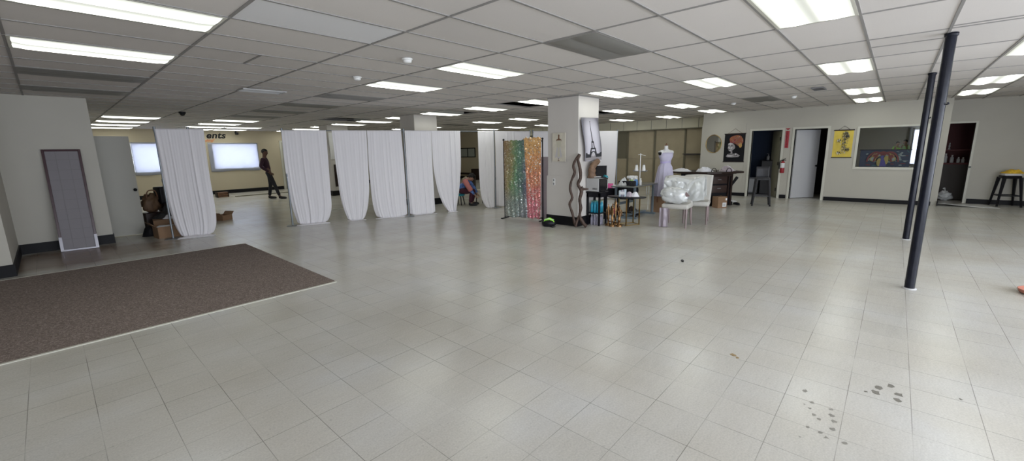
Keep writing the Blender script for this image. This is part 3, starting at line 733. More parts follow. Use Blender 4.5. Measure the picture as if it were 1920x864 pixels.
for k in range(7):
    a = PI * (.06 + .88 * k / 6); P.append((3 if k % 2 else 4, ell(.47 + .20 * math.cos(a), .40 + .38 * math.sin(a), .07, .15, 16)))
    P.append((5 if k % 2 else 6, ell(.47 + .20 * math.cos(a), .40 + .38 * math.sin(a), .045, .10, 14)))
for c_ in (.33, .47, .61): P += ring(c_, .30, .19, .62, 5)
P.append((0, ell(.47, .34, .115, .34, 20))); P.append((4, ell(.41, .28, .055, .24, 14))); P.append((4, ell(.54, .40, .05, .26, 14)))
P.append((2, [(.42, .02), (.56, .02), (.52, .35), (.48, .58), (.45, .60), (.44, .5)])); P.append((2, ell(.455, .60, .03, .08))); P.append((0, ell(.45, .62, .006, .02)))
P = [(m, [(min(.985, max(.015, u)), min(.97, max(.03, v))) for u, v in p]) for m, p in P]
pic_paint(t, 'print', P, -.51, .51, 0, .45, ['p_navy', 'p_sea', 'p_blue', 'p_bronze', 'p_olive', 'p_wine', 'p_teal'])
b = MB(); b.box(-.012, .012, -.53, .53, .445, .465); b.build('top_rod', 'black', t)

# dress print and tower print on the central column
t = thing('dress_picture', 'small cream canvas of a dress form on the column', 'picture', (7.338, 5.285, 1.355))
P = [(1, ell(.5, .9, .06, .05)), (1, [(.46, .90), (.54, .90), (.56, .80), (.72, .76), (.70, .70), (.30, .70), (.28, .76), (.44, .80)]), (2, [(.30, .74), (.70, .74), (.66, .52), (.60, .50), (.40, .50), (.34, .52)]), (3, [(.38, .50), (.62, .50), (.78, .12), (.66, .18), (.5, .06), (.36, .17), (.20, .12)]), (2, [(.45, .5), (.55, .5), (.60, .2), (.5, .14), (.40, .2)]), (1, [(.485, .12), (.515, .12), (.515, .03), (.485, .03)]), (1, ell(.5, .03, .09, .012))]
pic_paint(t, 'print', P, -.165, .165, 0, .59, ['canvas', 'brown', 'p_pale', 'p_light'], x=-.02)

t = thing('tower_print', 'black and white print of an iron tower leaning on the column', 'picture', (7.53, 4.79, 1.35))
b = MB()
q = [Vector((0, -.02, 0)), Vector((.66, -.02, .02)), Vector((.53, 0, .90)), Vector((-.14, 0, .88))]
def tp(u, v, h=0):
    p = (q[0] * (1 - u) + q[1] * u) * (1 - v) + (q[3] * (1 - u) + q[2] * u) * v
    p.y -= .05 * math.sin(PI * v) * (1 - .5 * u) * .6 + h; p.x += .02 * math.sin(2 * PI * v)
    return p
M['tower_paper'] = mat('grey_photo_paper', (.60, .58, .64), .4)
n = N(M['tower_paper']); tc = n.new('ShaderNodeTexCoord'); sp = n.new('ShaderNodeSeparateXYZ'); n.link(tc.outputs['Object'], sp.inputs[0])
# the printed sky of the picture is darker towards its top and its left and right edges
f = n.math('ADD', n.math('POWER', n.math('ABSOLUTE', n.math('DIVIDE', n.math('SUBTRACT', sp.outputs[0], n.math('MULTIPLY_ADD', sp.outputs[2], -.15, .33)), .36)), 3), n.math('POWER', n.math('MAXIMUM', n.math('DIVIDE', sp.outputs[2], .95), 0), 5))
n.link(n.ramp(f, [(.1, (.62, .60, .67)), (.9, (.12, .115, .14))]), n.b.inputs['Base Color'])
b.sheet(lambda u, v: tp(u, v), 12, 24, 0); 
def strip(poly, m, k): b.add([tp(u, v, .003 + .0005 * k) for u, v in poly], [tuple(range(len(poly)))], m)
cx = .47
for k in range(12):   # tapering mast
    v0, v1 = .42 + .5 * k / 12, .42 + .5 * (k + 1) / 12; w0, w1 = .022 * (1 - k / 12) + .005, .022 * (1 - (k + 1) / 12) + .005
    strip([(cx - w0, v0), (cx + w0, v0), (cx + w1, v1), (cx - w1, v1)], 1, 1)
strip(ell(cx, .91, .02, .008), 1, 1)
for s_ in (-1, 1):
    strip([(cx + s_ * .02, .46), (cx + s_ * .06, .46), (cx + s_ * .10, .29), (cx + s_ * .05, .29)][::s_], 1, 1)
    strip([(cx + s_ * .10, .27), (cx + s_ * .16, .27), (cx + s_ * .24, .12), (cx + s_ * .13, .12)][::s_], 1, 1)
strip([(cx - .07, .42), (cx + .07, .42), (cx + .07, .445), (cx - .07, .445)], 1, 2); strip([(cx - .15, .27), (cx + .15, .27), (cx + .15, .30), (cx - .15, .30)], 1, 2)
arc = [(cx + .17 * math.cos(PI * k / 14), .13 + .10 * math.sin(PI * k / 14)) for k in range(15)]; arc2 = [(cx + .12 * math.cos(PI * k / 14), .13 + .075 * math.sin(PI * k / 14)) for k in range(15)]
for k in range(14): strip([arc[k], arc[k + 1], arc2[k + 1], arc2[k]], 1, 2)
strip(ell(cx, .15, .085, .05), 3, 2)
strip([(.02, .02), (.98, .02), (.98, .12), (.02, .12)], 2, 1)
for s_ in (0, 1):
    rnd = random.Random(3 + s_); pl = [(.02, .08), (.33, .08)] if s_ == 0 else [(.62, .08), (.98, .08)]
    tops = [(pl[1][0] - (pl[1][0] - pl[0][0]) * k / 9, .11 + rnd.uniform(0, .03) + (.08 * k / 9 if s_ == 0 else .08 * (9 - k) / 9)) for k in range(10)]
    strip(pl + tops, 1, 3)
b.build('print', ['tower_paper', 'p_ink', 'p_grey', 'p_light'], t, solid=.006, fix=False)

# ------------------------------------------------------------------ lettering on the back wall
vs, fs = text_mesh('ents', .36, .004, shear=.25, bold=.011, spacing=1.08)
b = MB(); wx = max(v.x for v in vs); b.add([Vector((4.70 + v.x * .72 / wx, YB - .01 - v.z, 2.355 + v.y)) for v in vs], fs)
tag(b.build('wall_lettering', 'black', fix=False), 'black slanted letters reading ents high on the back wall', 'sign')
vs, fs = text_mesh('thing!', .15, .003, shear=.5, bold=.002)
b = MB(); b.add([Vector((4.64 + v.x * .95, YB - .008 - v.z, 2.20 + v.y + v.x * .08)) for v in vs], fs)
tag(b.build('wall_lettering', 'orange', fix=False), 'small orange script on the back wall below the black letters', 'sign')

# ------------------------------------------------------------------ grey door leaf at left and leaning screen
d = MB(); d.box(.44, 1.24, 11.74, 11.78, .012, 2.04)
o = struct('door_5', d, 'door_grey')
b = MB(); b.ball((1.19, 11.68, .95), .032); b.tube([(1.19, 11.74, .95), (1.19, 11.68, .95)], .013); b.build('door_handle', 'black', o)
b = MB(); b.box(.38, .44, 11.6, 11.9, 0, 2.12); o2 = struct('trim_6', b, 'trim')

t = thing('folding_screen_panel', 'tall dark-framed grey mesh screen leaning on the left wall', 'screen panel', (-.035, 10.70, 0))
tilt = Matrix.Rotation(-.155, 4, 'X')
def tl(x0, x1, y0, y1, z0, z1): return (x0, x1, y0, y1, z0, z1)
Xs = Matrix.Rotation(-math.asin(.26 / 1.8), 4, 'X') @ Matrix.Rotation(0, 4, 'Z')
Xs = Matrix.Translation((0, 0, .005)) @ Matrix.Rotation(-.10, 4, 'Z') @ Xs
b = MB()
W_, H_ = .48, 1.79
for q in ((0, .035, 0, H_), (W_ - .035, W_, 0, H_), (.035, W_ - .035, H_ - .035, H_), (.035, W_ - .035, 0, .03)): b.box(q[0], q[1], 0, .035, q[2], q[3], 0, Xs)
M['screen_frame'] = mat('dark_plum_frame', (.055, .022, .030), .3)
b.build('frame', 'screen_frame', t, bevel=.003)
b = MB(); b.box(.035, W_ - .035, .016, .020, .03, H_ - .035, 0, Xs)
for k in range(1, 10): b.box(.035, W_ - .035, .012, .016, .03 + k * .175 - .004, .03 + k * .175 + .004, 1, Xs)
for k in (1, 2): b.box(W_ * k / 3 - .004, W_ * k / 3 + .004, .012, .016, .03, H_ - .035, 1, Xs)
M['screen_fabric'] = mat('grey_screen_cloth', (.235, .22, .24), .6); M['screen_bar'] = mat('grey_lattice', (.21, .195, .21), .6)
b.build('screen_cloth', ['screen_fabric', 'screen_bar'], t)
M['plastic_film'] = mat('pale_film', (.45, .44, .52), .15)
b = MB()
for q in ((-.003, .038, 0, .25), (W_ - .038, W_ + .003, 0, .25), (.038, W_ - .038, -.002, .025)): b.box(q[0], q[1], -.004, 0, q[2], q[3], 0, Xs)
b.build('corner_film', 'plastic_film', t)

# ------------------------------------------------------------------ pipe-and-drape dividers
PP = [(3.62, 10.11), (6.07, 9.09), (8.5, 8.35), (9.62, 7.98), (12.2, 6.55)]
def drape_frame(label, pts, base_h=2.15, bars=None):
    t = thing('drape_stand', label, 'drape stand', (*pts[0], 0), 0, 'pipe frames of the drape wall')
    o = Vector((*pts[0], 0)); L = [Vector((*p, 0)) - o for p in pts]
    for k, p in enumerate(L):
        b = MB(); b.tube([p + Vector((0, 0, .01)), p + Vector((0, 0, 1.15))], .019, 10); b.tube([p + Vector((0, 0, 1.15)), p + Vector((0, 0, base_h))], .015, 10)
        b.tube([p + Vector((0, 0, 1.12)), p + Vector((0, 0, 1.19))], .024, 10); b.tube([p + Vector((0, 0, base_h - .06)), p + Vector((0, 0, base_h + .03))], .024, 10)
        b.build('upright_pole', 'steel', t)
        d = (L[min(k + 1, len(L) - 1)] - L[max(k - 1, 0)]).normalized(); X = RZ(math.atan2(d.y, d.x), p)
        b = MB(); b.rbox(-.12, .12, -.13, .13, 0, .008, .01, 0, X); b.build('base_plate', 'steel', t)
    for k in range(len(L) - 1):
        b = MB(); b.tube([L[k] + Vector((0, 0, base_h - .02)), L[k + 1] + Vector((0, 0, base_h - .02))], .013, 8); b.build('crossbar', 'steel', t)
    return t
drape_frame('grey pipe frame carrying the single leftmost drape', [(1.506, 10.559), (1.99, 10.37)])
drape_frame('long grey pipe frame carrying the row of white drapes', PP[:4])
drape_frame('grey pipe frame carrying the plain drape behind the column', [(9.70, 7.93), (12.2, 6.55)])

def interp(tab, z):
    tab = sorted(tab, key=lambda q: -q[1])
    if z >= tab[0][1]: return tab[0][0]
    for (u0, z0), (u1, z1) in zip(tab, tab[1:]):
        if z >= z1: return u0 + (u1 - u0) * (z0 - z) / max(1e-6, z0 - z1)
    return tab[-1][0]
def smooth(tab):
    # denser, eased table so the hems curve instead of kinking
    zs = [2.15 - 2.15 * k / 24 for k in range(25)]; v = [interp(tab, z) for z in zs]
    for _ in range(3): v = [v[0]] + [(v[i - 1] + 2 * v[i] + v[i + 1]) / 4 for i in range(1, 24)] + [v[24]]
    return list(zip(v, zs))
def drape(label, a, b_, L, R, folds, seed, pool=0, wrapd=.0, group='white drapes', hem=.018):
    a, b_ = Vector((*a, 0)), Vector((*b_, 0)); d = (b_ - a).normalized(); nrm = Vector((d.y, -d.x, 0))   # towards the camera
    if nrm.dot(-a) < 0: nrm = -nrm
    L, R = smooth(L), smooth(R); rnd = random.Random(seed)
    u0 = L[0][0]; org = a + d * u0
    ph = [rnd.uniform(0, 6.28) for _ in range(4)]; crease = [(rnd.random(), rnd.uniform(.004, .016), rnd.uniform(.010, .024)) for _ in range(folds)]
    def f(u, v):
        z = 2.14 - 2.125 * v; l, r_ = interp(L, z), interp(R, z); w = r_ - l; full = R[0][0] - L[0][0]
        uu = l + w * u
        gather = 1 + 2.2 * max(0, 1 - w / full)
        edge = min(1, min(u, 1 - u) * 10)
        y = .0035 * gather * math.sin(u * 2 * PI * folds * .8 + ph[0] + .5 * math.sin(v * 3 + ph[1])) * min(1, .25 + v * 1.6) + .002 * math.sin(u * 2 * PI * folds * 2.3 + ph[2]) * (.5 + .5 * v)
        for cu, cd, cw in crease:
            y += cd * math.exp(-((u - cu - .03 * math.sin(v * 2 + ph[3])) / cw) ** 2) * (.35 + .65 * v) * 1.3
        y += wrapd * v * v + .05 * (1 - edge) * v * v * -1
        # the lower edge scoops: corners hang a little higher than the middle
        z += hem * (abs(2 * u - 1) ** 4) * (v ** 12) * 2
        p = a + d * uu + nrm * (y + .02); p.z = max(.006, z); return p - org
    t = MB(); t.sheet(f, 90, 60)
    o = t.build('hanging_drape', 'drape', solid=.003); o.location = org
    tag(o, label, 'drape', group)
    if pool:
        # cloth lying on the floor at the foot, as a child
        m = MB(); lo, ro = interp(L, .02), interp(R, .02)
        def g(u, v):
            x = lo + (ro - lo) * (-.04 + 1.1 * u) ; q = .10 * pool * math.sin(PI * v)
            hgt = .012 + .045 * pool * math.sin(PI * v) * (.6 + .5 * noise.noise(Vector((u * 7, v * 4, seed)))) * math.sin(PI * min(1, max(0, u))) ** .4
            p = a + d * x + nrm * (-.03 + .17 * v * pool + .02 * noise.noise(Vector((u * 9, 3, seed)))); p.z = max(.004, hgt - .008); return p - org
        m.sheet(g, 40, 14); m.build('pooled_hem', 'drape', o, solid=.004)
    return o
CUR = {
'c1': {'a': [1.506, 10.559], 'b': [2.26, 10.26], 'L': [[0.01, 2.164], [0.016, 1.346], [0.006, 0.841], [0.031, 0.455], [0.065, 0.159], [0.124, 0.021]], 'R': [[0.779, 2.169], [0.763, 1.637], [0.759, 1.086], [0.773, 0.659], [0.762, 0.325], [0.729, 0.091], [0.663, 0.014]]} ,
'c2': {'a': [3.62, 10.11], 'b': [6.07, 9.09], 'L': [[-0.008, 2.166], [-0.022, 1.359], [-0.005, 0.828], [0.035, 0.351], [0.106, 0.017]], 'R': [[0.899, 2.153], [0.882, 1.398], [0.865, 0.709], [0.865, 0.357], [0.791, 0.078], [0.715, -0.04]]} ,
'c3': {'a': [3.62, 10.11], 'b': [6.07, 9.09], 'L': [[1.014, 2.137], [1.035, 1.325], [1.059, 0.697], [1.106, 0.303], [1.196, -0.001]], 'R': [[1.78, 2.146], [1.758, 1.372], [1.741, 0.729], [1.669, 0.26], [1.57, -0.019]]} ,
'c4': {'a': [3.62, 10.11], 'b': [6.07, 9.09], 'L': [[1.79, 2.139], [1.769, 1.372], [1.775, 0.582], [1.81, 0.138], [1.871, 0.014]], 'R': [[2.59, 2.141], [2.612, 1.273], [2.618, 0.529], [2.619, -0.012]]} ,
'c5': {'a': [6.07, 9.09], 'b': [8.5, 8.35], 'L': [[0.022, 2.132], [0.02, 0.859], [0.041, 0.028]], 'R': [[0.708, 2.126], [0.696, 1.062], [0.714, 0.252], [0.722, 0.025]]} ,
'c6': {'a': [6.07, 9.09], 'b': [8.5, 8.35], 'L': [[0.711, 2.118], [0.722, 1.14], [0.817, 0.572], [0.949, 0.192], [1.073, 0.035]], 'R': [[1.517, 2.115], [1.504, 1.233], [1.439, 0.614], [1.376, 0.24], [1.321, 0.042]]} ,
'c7': {'a': [6.07, 9.09], 'b': [8.5, 8.35], 'L': [[2.032, 2.118], [2.037, 1.003], [2.065, 0.489], [2.126, 0.181], [2.242, -0.005]], 'R': [[2.518, 2.12], [2.52, 0.716], [2.52, -0.044]]} ,
'c8': {'a': [8.5, 8.35], 'b': [9.62, 7.98], 'L': [[.02, 2.12], [.03, 1.], [.04, 0]], 'R': [[1.16, 2.12], [1.15, 1], [1.14, 0]]},
'c9': {'a': [9.70, 7.93], 'b': [12.2, 6.55], 'L': [[.0, 2.1], [.0, 0]], 'R': [[2.85, 2.12], [2.83, 1], [2.78, 0]]},
}
for k, lab, folds, pool in (('c1', 'leftmost white drape, hanging alone beside the heap of boxes', 7, 1.2), ('c2', 'wide white drape just right of the standing person', 6, 1), ('c3', 'narrow white drape tapering to its foot, second of the long row', 5, .4),
        ('c4', 'white drape with ragged hem left of the middle pole', 5, .5), ('c5', 'straight white drape right of the middle pole', 6, .3), ('c6', 'white drape pulled to a point, left of the seated person', 6, .6),
        ('c7', 'narrow white drape right of the seated person', 5, .2), ('c8', 'pleated pale drape behind the green sequin backdrop', 14, 0), ('c9', 'plain flat pale drape running behind the picture column', 3, 0)):
    q = CUR[k]; drape(lab, q['a'], q['b'], q['L'], q['R'], folds, sum(map(ord, k)), pool)

# ------------------------------------------------------------------ sequin backdrop
A, B_ = Vector((7.30, 6.86, 0)), Vector((7.50, 5.86, 0)); dd = (B_ - A).normalized(); ang = math.atan2(dd.y, dd.x); LEN = (B_ - A).length
t = thing('backdrop_stand', 'low black frame carrying the sequin curtains beside the column', 'backdrop stand', A, ang)
for x in (0, LEN):
    b = MB(); b.tube([(x, 0, .01), (x, 0, 1.83)], .014, 10); b.ball((x, 0, 1.85), .025, 10, 8); b.build('upright_pole', 'black', t)
    b = MB(); b.rbox(x - .03, x + .03, -.16, .16, 0, .02, .01); b.build('foot', 'black', t)
b = MB(); b.tube([(0, 0, 1.80), (LEN, 0, 1.80)], .012, 8); b.build('crossbar', 'black', t)
b = MB(); b.tube([(0, 0, .06), (LEN, 0, .06)], .012, 8); b.build('lower_bar', 'black', t)
def sequins(x0, x1, xb0, xb1, top, m, label, seed, fold):
    def f(u, v):
        z = top - (top - .045) * v + .018 * noise.noise(Vector((u * 9, 0, seed))) * (1 - v) * 2 + .03 * noise.noise(Vector((u * 4, 7, seed))) * v
        x = (x0 + (x1 - x0) * u) * (1 - v) + (xb0 + (xb1 - xb0) * u) * v
        y = -.03 + .006 * math.sin(u * 2 * PI * fold + 1.5 * math.sin(v * 3)) * (.3 + v) + .008 * noise.noise(Vector((u * 8, v * 9, seed)))
        return Vector((x, y, z))
    b = MB(); b.sheet(f, 60, 70); o = b.build('sequin_curtain', m, solid=.004); o.location = A; o.rotation_euler = (0, 0, ang)
    return tag(o, label, 'sequin curtain', 'sequin curtains')
nn = Vector((dd.y, -dd.x, 0))
sequins(.02, LEN * .56, .02, LEN * .62, 1.83, 'sequin_green', 'green and gold iridescent sequin curtain, left half of the backdrop', 2, 5)
sequins(LEN * .54, LEN - .02, LEN * .62, LEN * .95, 1.88, 'sequin_pink', 'copper and pink sparkling sequin curtain, right half of the backdrop', 9, 4)
t = thing('backing_panel', 'grey lilac board standing between the pink sequins and the column', 'panel', (7.52, 5.80, 0), 0)
b = MB(); b.box(0, .02, -.17, .12, .02, 1.45); b.build('board', 'lilac_strip', t, bevel=.003)
b = MB(); b.ball((-.01, -.10, .75), .02); b.build('knob', 'black', t)
# cycling helmet on the floor
t = thing('bicycle_helmet', 'black, neon green and white helmet on the floor by the sequins', 'helmet', (7.03, 5.33, 0), math.radians(-60))
b = MB(); b.ball((0, 0, .07), (.16, .11, .10), 20, 12); b.build('shell', 'black', t)
b = MB()
for y in (-.06, -.02, .02, .06): b.tube([(-.15 + .02 + abs(y) * .4, y, .09), (-.08, y * 1.1, .155 - abs(y) * .3), (.02, y * 1.15, .178 - abs(y) * .35), (.1, y, .14 - abs(y) * .2), (.14 - abs(y) * .4, y, .10)], .011, 6)
b.build('neon_rib', 'neon', t)
b = MB()
for y in (-.04, .04): b.tube([(-.1, y, .14), (0, y * 1.2, .172), (.1, y, .14)], .007, 6)
b.build('white_stripe', 'paper', t)
b = MB(); b.tube([(.0, -.1, .06), (.03, -.17, .02), (.1, -.2, .012), (.15, -.12, .012)], .008, 6); b.build('chin_strap', 'black', t)

# ------------------------------------------------------------------ driftwood by the column
ST1 = [[7.284, 4.749, 1.49], [7.244, 4.809, 1.408], [7.215, 4.853, 1.275], [7.231, 4.829, 1.139], [7.194, 4.884, 0.971], [7.181, 4.903, 0.8], [7.205, 4.868, 0.627], [7.176, 4.91, 0.489], [7.206, 4.866, 0.314], [7.236, 4.822, 0.103], [7.255, 4.792, 0.026]]
ST2 = [[7.284, 4.749, 1.506], [7.266, 4.776, 1.407], [7.286, 4.746, 1.239], [7.296, 4.73, 1.037], [7.269, 4.771, 0.901], [7.307, 4.713, 0.764], [7.29, 4.74, 0.592], [7.3, 4.724, 0.419], [7.292, 4.737, 0.244], [7.33, 4.678, 0.104], [7.367, 4.619, 0.028]]
def spline(P, k=4):
    P = [Vector(p) for p in P]; out = []
    for i in range(len(P) - 1):
        p0, p1, p2, p3 = P[max(i - 1, 0)], P[i], P[i + 1], P[min(i + 2, len(P) - 1)]
        for j in range(k):
            s = j / k; out.append(.5 * ((2 * p1) + (p2 - p0) * s + (2 * p0 - 5 * p1 + 4 * p2 - p3) * s * s + (3 * p1 - p0 - 3 * p2 + p3) * s ** 3))
    return out + [P[-1]]
o0 = Vector((7.27, 4.77, 0))
t = thing('driftwood_stand', 'twisted brown driftwood stand against the picture column', 'driftwood', o0)
for P_, rr in ((ST1, .032), (ST2, .038)):
    S_ = [p - o0 - Vector((.03, .03, 0)) for p in spline(P_)]; b = MB()
    b.tube(S_, [rr * (.85 + .35 * noise.noise(Vector((k * .35, rr * 90, 0)))) for k in range(len(S_))], 9); b.build('twisted_branch', 'driftwood', t)
b = MB(); b.tube([p - o0 - Vector((.03, .03, 0)) for p in spline([[7.292, 4.737, 0.26], [7.264, 4.779, 0.15], [7.20, 4.78, 0.028]])], [.03, .03, .028, .028, .026, .026, .026, .024, .024], 8)
b.tube([Vector(p) - o0 - Vector((.03, .03, 0)) for p in ([7.30, 4.72, .83], [7.33, 4.69, .80], [7.42, 4.62, .80])], [.045, .03, .012], 8); b.build('forked_foot', 'driftwood', t)
t = thing('driftwood_stump', 'pale brown driftwood stump on the microwave holding up the tower print', 'driftwood', (7.74, 4.70, 1.008))
t.scale = (1.15, 1, 1.05)
b = MB(); S_ = spline([(-.03, .0, 0), (-.04, .0, .10), (-.03, 0, .19), (.02, -.005, .26), (.10, -.01, .30), (.15, -.01, .325)])
b.tube(S_, [.082 * (1 - .018 * k) * (1 + .10 * math.sin(k * 1.3)) for k in range(len(S_))], 11)
b.build('trunk', 'driftwood_pale', t)

# ------------------------------------------------------------------ rack with microwave
RX, RY = 7.66, 4.48
t = thing('microwave_stand', 'small black two tier stand under the microwave', 'side table', (RX, RY, 0))
b = MB(); b.rbox(-.02, .33, -.02, .33, .69, .715, .01); b.build('table_top', 'black', t)
for x, y in ((.015, .015), (.295, .015), (.015, .295), (.295, .295)):
    b = MB(); b.box(x - .017, x + .017, y - .017, y + .017, 0, .69); b.build('leg', 'black', t)
b = MB(); b.box(.0, .31, -.002, .012, .60, .69); b.box(.0, .31, .298, .312, .60, .69); b.box(-.002, .012, 0, .31, .60, .69); b.box(.298, .312, 0, .31, .60, .69); b.build('apron', 'black', t)
b = MB(); b.box(.0, .31, 0, .31, .25, .265); b.build('shelf', 'black', t)
t = thing('microwave', 'grey microwave oven with black door on the small black stand', 'microwave', (RX - .03, RY - .01, .725))
b = MB(); b.rbox(0, .35, .02, .33, .0, .275, .012); b.build('housing', 'silver', t)
b = MB(); b.box(.005, .345, .002, .02, .005, .27); b.build('door', 'glassblack', t, bevel=.004)
b = MB(); b.tube([(.29, -.003, .03), (.29, -.018, .06), (.29, -.018, .22), (.29, -.003, .25)], .007); b.build('handle', 'silver', t)
b = MB()
for k in range(6): b.box(-.002, .001, .06 + k * .02, .07 + k * .02, .04, .075)
b.build('vent_slot', 'black', t)
for x, y in ((.04, .05), (.31, .05), (.04, .3), (.31, .3)):
    b = MB(); b.tube([(x, y, -.010), (x, y, .002)], .012); b.build('rubber_foot', 'black', t)
t = thing('laptop', 'open black laptop on top of the microwave', 'laptop', (7.84, 4.60, 1.001), math.radians(-62)); t.scale = (.95, .8, 1.2)
b = MB(); b.rbox(-.15, .15, -.08, .12, .0, .016, .008); b.build('keyboard_base', 'black', t)
Xl = Matrix.Translation((0, .12, .012)) @ Matrix.Rotation(-.22, 4, 'X')
b = MB(); b.rbox(-.15, .15, -.004, .004, 0, .20, .003, 0, Xl); b.build('lid', 'black', t)
b = MB(); b.box(-.14, .14, -.0052, -.0042, .012, .19, 0, Xl); b.build('screen', 'glassblack', t)
def papers(x, y, z, label, n=4, w=.2, d=.15, seed=1):
    t = thing('paper_stack', label, 'papers', (x, y, z)); rnd = random.Random(seed)
    for k in range(n):
        X = RZ(rnd.uniform(-.6, .6), (rnd.uniform(-.02, .02), rnd.uniform(-.02, .02), .004 * k))
        b = MB(); b.box(-w / 2, w / 2, -d / 2, d / 2, 0, .003, 0, X); b.build('sheet', 'paper', t)
papers(7.72, 4.60, 1.0185, 'small stack of white papers on the laptop keyboard', 4, .15, .1)
def cloth(name, label, loc, r, m, seed, n=26, sharp=.55, cat='cloth', group=None, rz=0):
    """a rumpled heap of cloth, resting flat on what carries it"""
    b = MB(); sd = Vector((seed * 3.1, seed * 1.7, 0))
    def f(u, v):
        a = 2 * PI * u; q = v; ex = 1 + .28 * noise.noise(Vector((math.cos(a), math.sin(a), 0)) * 1.4 + sd)
        x, y = r[0] * q * ex * math.cos(a), r[1] * q * ex * math.sin(a)
        h = (1 - q ** 2.6) * (.72 + .62 * noise.noise(Vector((x / r[0] * 1.5, y / r[1] * 1.5, 1)) + sd) - .42 * sharp * abs(noise.noise(Vector((x / r[0] * 2.6, y / r[1] * 2.6, 4)) + sd)) + .10 * noise.noise(Vector((x / r[0] * 6, y / r[1] * 6, 9)) + sd))
        return Vector((x, y, max(.0, r[2] * h)))
    b.sheet(f, n * 2, n); b.add([f(i / (2 * n), 1) for i in range(2 * n)], [tuple(range(2 * n))[::-1]])
    o = b.build(name, m); o.location = loc; o.rotation_euler = (0, 0, rz)
    return tag(o, label, cat, group)
cloth('teal_cloth', 'teal cloth bundle beside the laptop on the microwave', (7.96, 4.53, 1.002), (.06, .07, .07), 'teal', 3)
def bottle_pack(loc, m, label, cap, nx=3, ny=3, h=.23, group='packs of drink bottles'):
    t = thing('bottle_pack', label, 'bottle pack', loc, 0, group)
    for i in range(nx):
        for j in range(ny):
            b = MB(); b.lathe([(.028, 0), (.033, .01), (.031, h * .3), (.033, h * .55), (.03, h * .68), (.012, h * .88), (.012, h * .94)], (-.075 + .075 * i, -.075 + .075 * j, 0), 12); o = b.build('bottle', m, t)
            b = MB(); b.lathe([(.014, h * .92), (.014, h), (0, h)], (-.075 + .075 * i, -.075 + .075 * j, 0), 10); b.build('cap', cap, o)
    b = MB(); b.rbox(-.118, .118, -.118, .118, .002, h * .75, .03); 
M['aqua_cap'] = mat('green_cap', (.10, .35, .22), .5)
bottle_pack((RX + .155, RY + .155, .267), 'aqua', 'pack of blue bottles on the middle shelf of the black stand', 'aqua_cap', h=.25)
bottle_pack((RX + .155, RY + .155, .0), 'clear', 'pack of clear bottles on the floor beneath the black stand', 'paper', h=.225)

# brass figures / trophies on the floor
rnd = random.Random(3)
for k, (x, y, h, lab) in enumerate([(7.84, 4.37, .45, 'tall brass ornament, nearest the black stand'), (7.79, 4.25, .48, 'brass ornament with red panel, second from the black stand'), (8.02, 4.30, .55, 'tallest brass ornament with hooked top'), (7.87, 4.13, .42, 'short brass ornament nearest the gold table')]):
    t = thing('brass_ornament', lab, 'ornament', (x, y, 0), k, 'brass ornaments on the floor')
    b = MB(); b.lathe([(.065, 0), (.07, .015), (.05, .04), (.02, .055), (.018, .09), (.03, .11)], n=18); b.build('base', 'brass_dark', t)
    b = MB(); b.lathe([(.014, .1), (.03, h * .35), (.018, h * .45), (.034, h * .62), (.022, h * .78), (.03, h * .86), (.008, h * .93), (.012, h)], n=14, wob=lambda a, z: .25 * math.sin(3 * a + 14 * z)); b.build('stem', 'brass_dark', t)
    for s in (-1, 1):
        b = MB(); b.tube(spline([(0, 0, h * .72), (s * .05, .01, h * .8), (s * .055, .02, h * .62), (s * .03, .03, h * .5)]), .009, 6); b.build('arm', 'brass_dark' if k != 2 else 'brown', t)
    if k == 1:
        b = MB(); b.rbox(-.028, .028, -.034, -.02, h * .55, h * .8, .006); b.build('red_panel', 'red', t)
    if k == 2:
        b = MB(); b.tube(spline([(0, 0, .02), (.06, -.05, .06), (.12, -.10, .05), (.17, -.13, .012)]), .012, 6); b.build('curved_foot', 'brown', t)

# gold-legged table with dark oval top
t = thing('gold_leg_table', 'low table with slim gold legs and dark oval top', 'table', (8.14, 4.12, 0), math.radians(-8))
b = MB(); b.lathe([(.0, .585), (.40, .585), (.41, .595), (.40, .605), (0, .605)], n=36, sy=.62, X=Matrix.Rotation(math.radians(112), 4, 'Z')); b.build('table_top', 'black', t)
for (x, y) in ((-.13, -.10), (.19, -.20), (.30, .02), (-.04, .16)):
    b = MB(); b.box(x - .01, x + .01, y - .01, y + .01, 0, .585); b.build('leg', 'gold', t)
b = MB(); b.tube([(-.13, -.10, .01), (.19, -.20, .01)], .008); b.tube([(.19, -.20, .01), (.30, .02, .01)], .008); b.tube([(.30, .02, .01), (-.04, .16, .01)], .008); b.tube([(-.04, .16, .01), (-.13, -.10, .01)], .008); b.build('stretcher', 'gold', t)
t = thing('storage_bag', 'pale blue and white packet on the left of the gold table', 'packet', (8.05, 4.17, .606), math.radians(15))
M['paleblue'] = mat('pale_blue_plastic', (.48, .56, .62), .35)
b = MB()
for k in range(3): b.rbox(-.05, .05, -.075 + .05 * k, -.03 + .05 * k, 0, .155 - .012 * k, .012, k % 2)
b.build('packet_body', ['paleblue', 'clear'], t)
b = MB(); b.box(-.052, -.05, -.06, .05, .05, .11); b.build('packet_label', 'paper', t)
cloth('clothing_pile', 'pinkish folded fabric behind the packets on the gold table', (8.13, 4.06, .606), (.07, .08, .13), 'lilac_strip', 6)
cloth('white_bag', 'crumpled white bag on the right of the gold table', (8.19, 3.96, .606), (.085, .10, .12), 'cloth_white', 8)

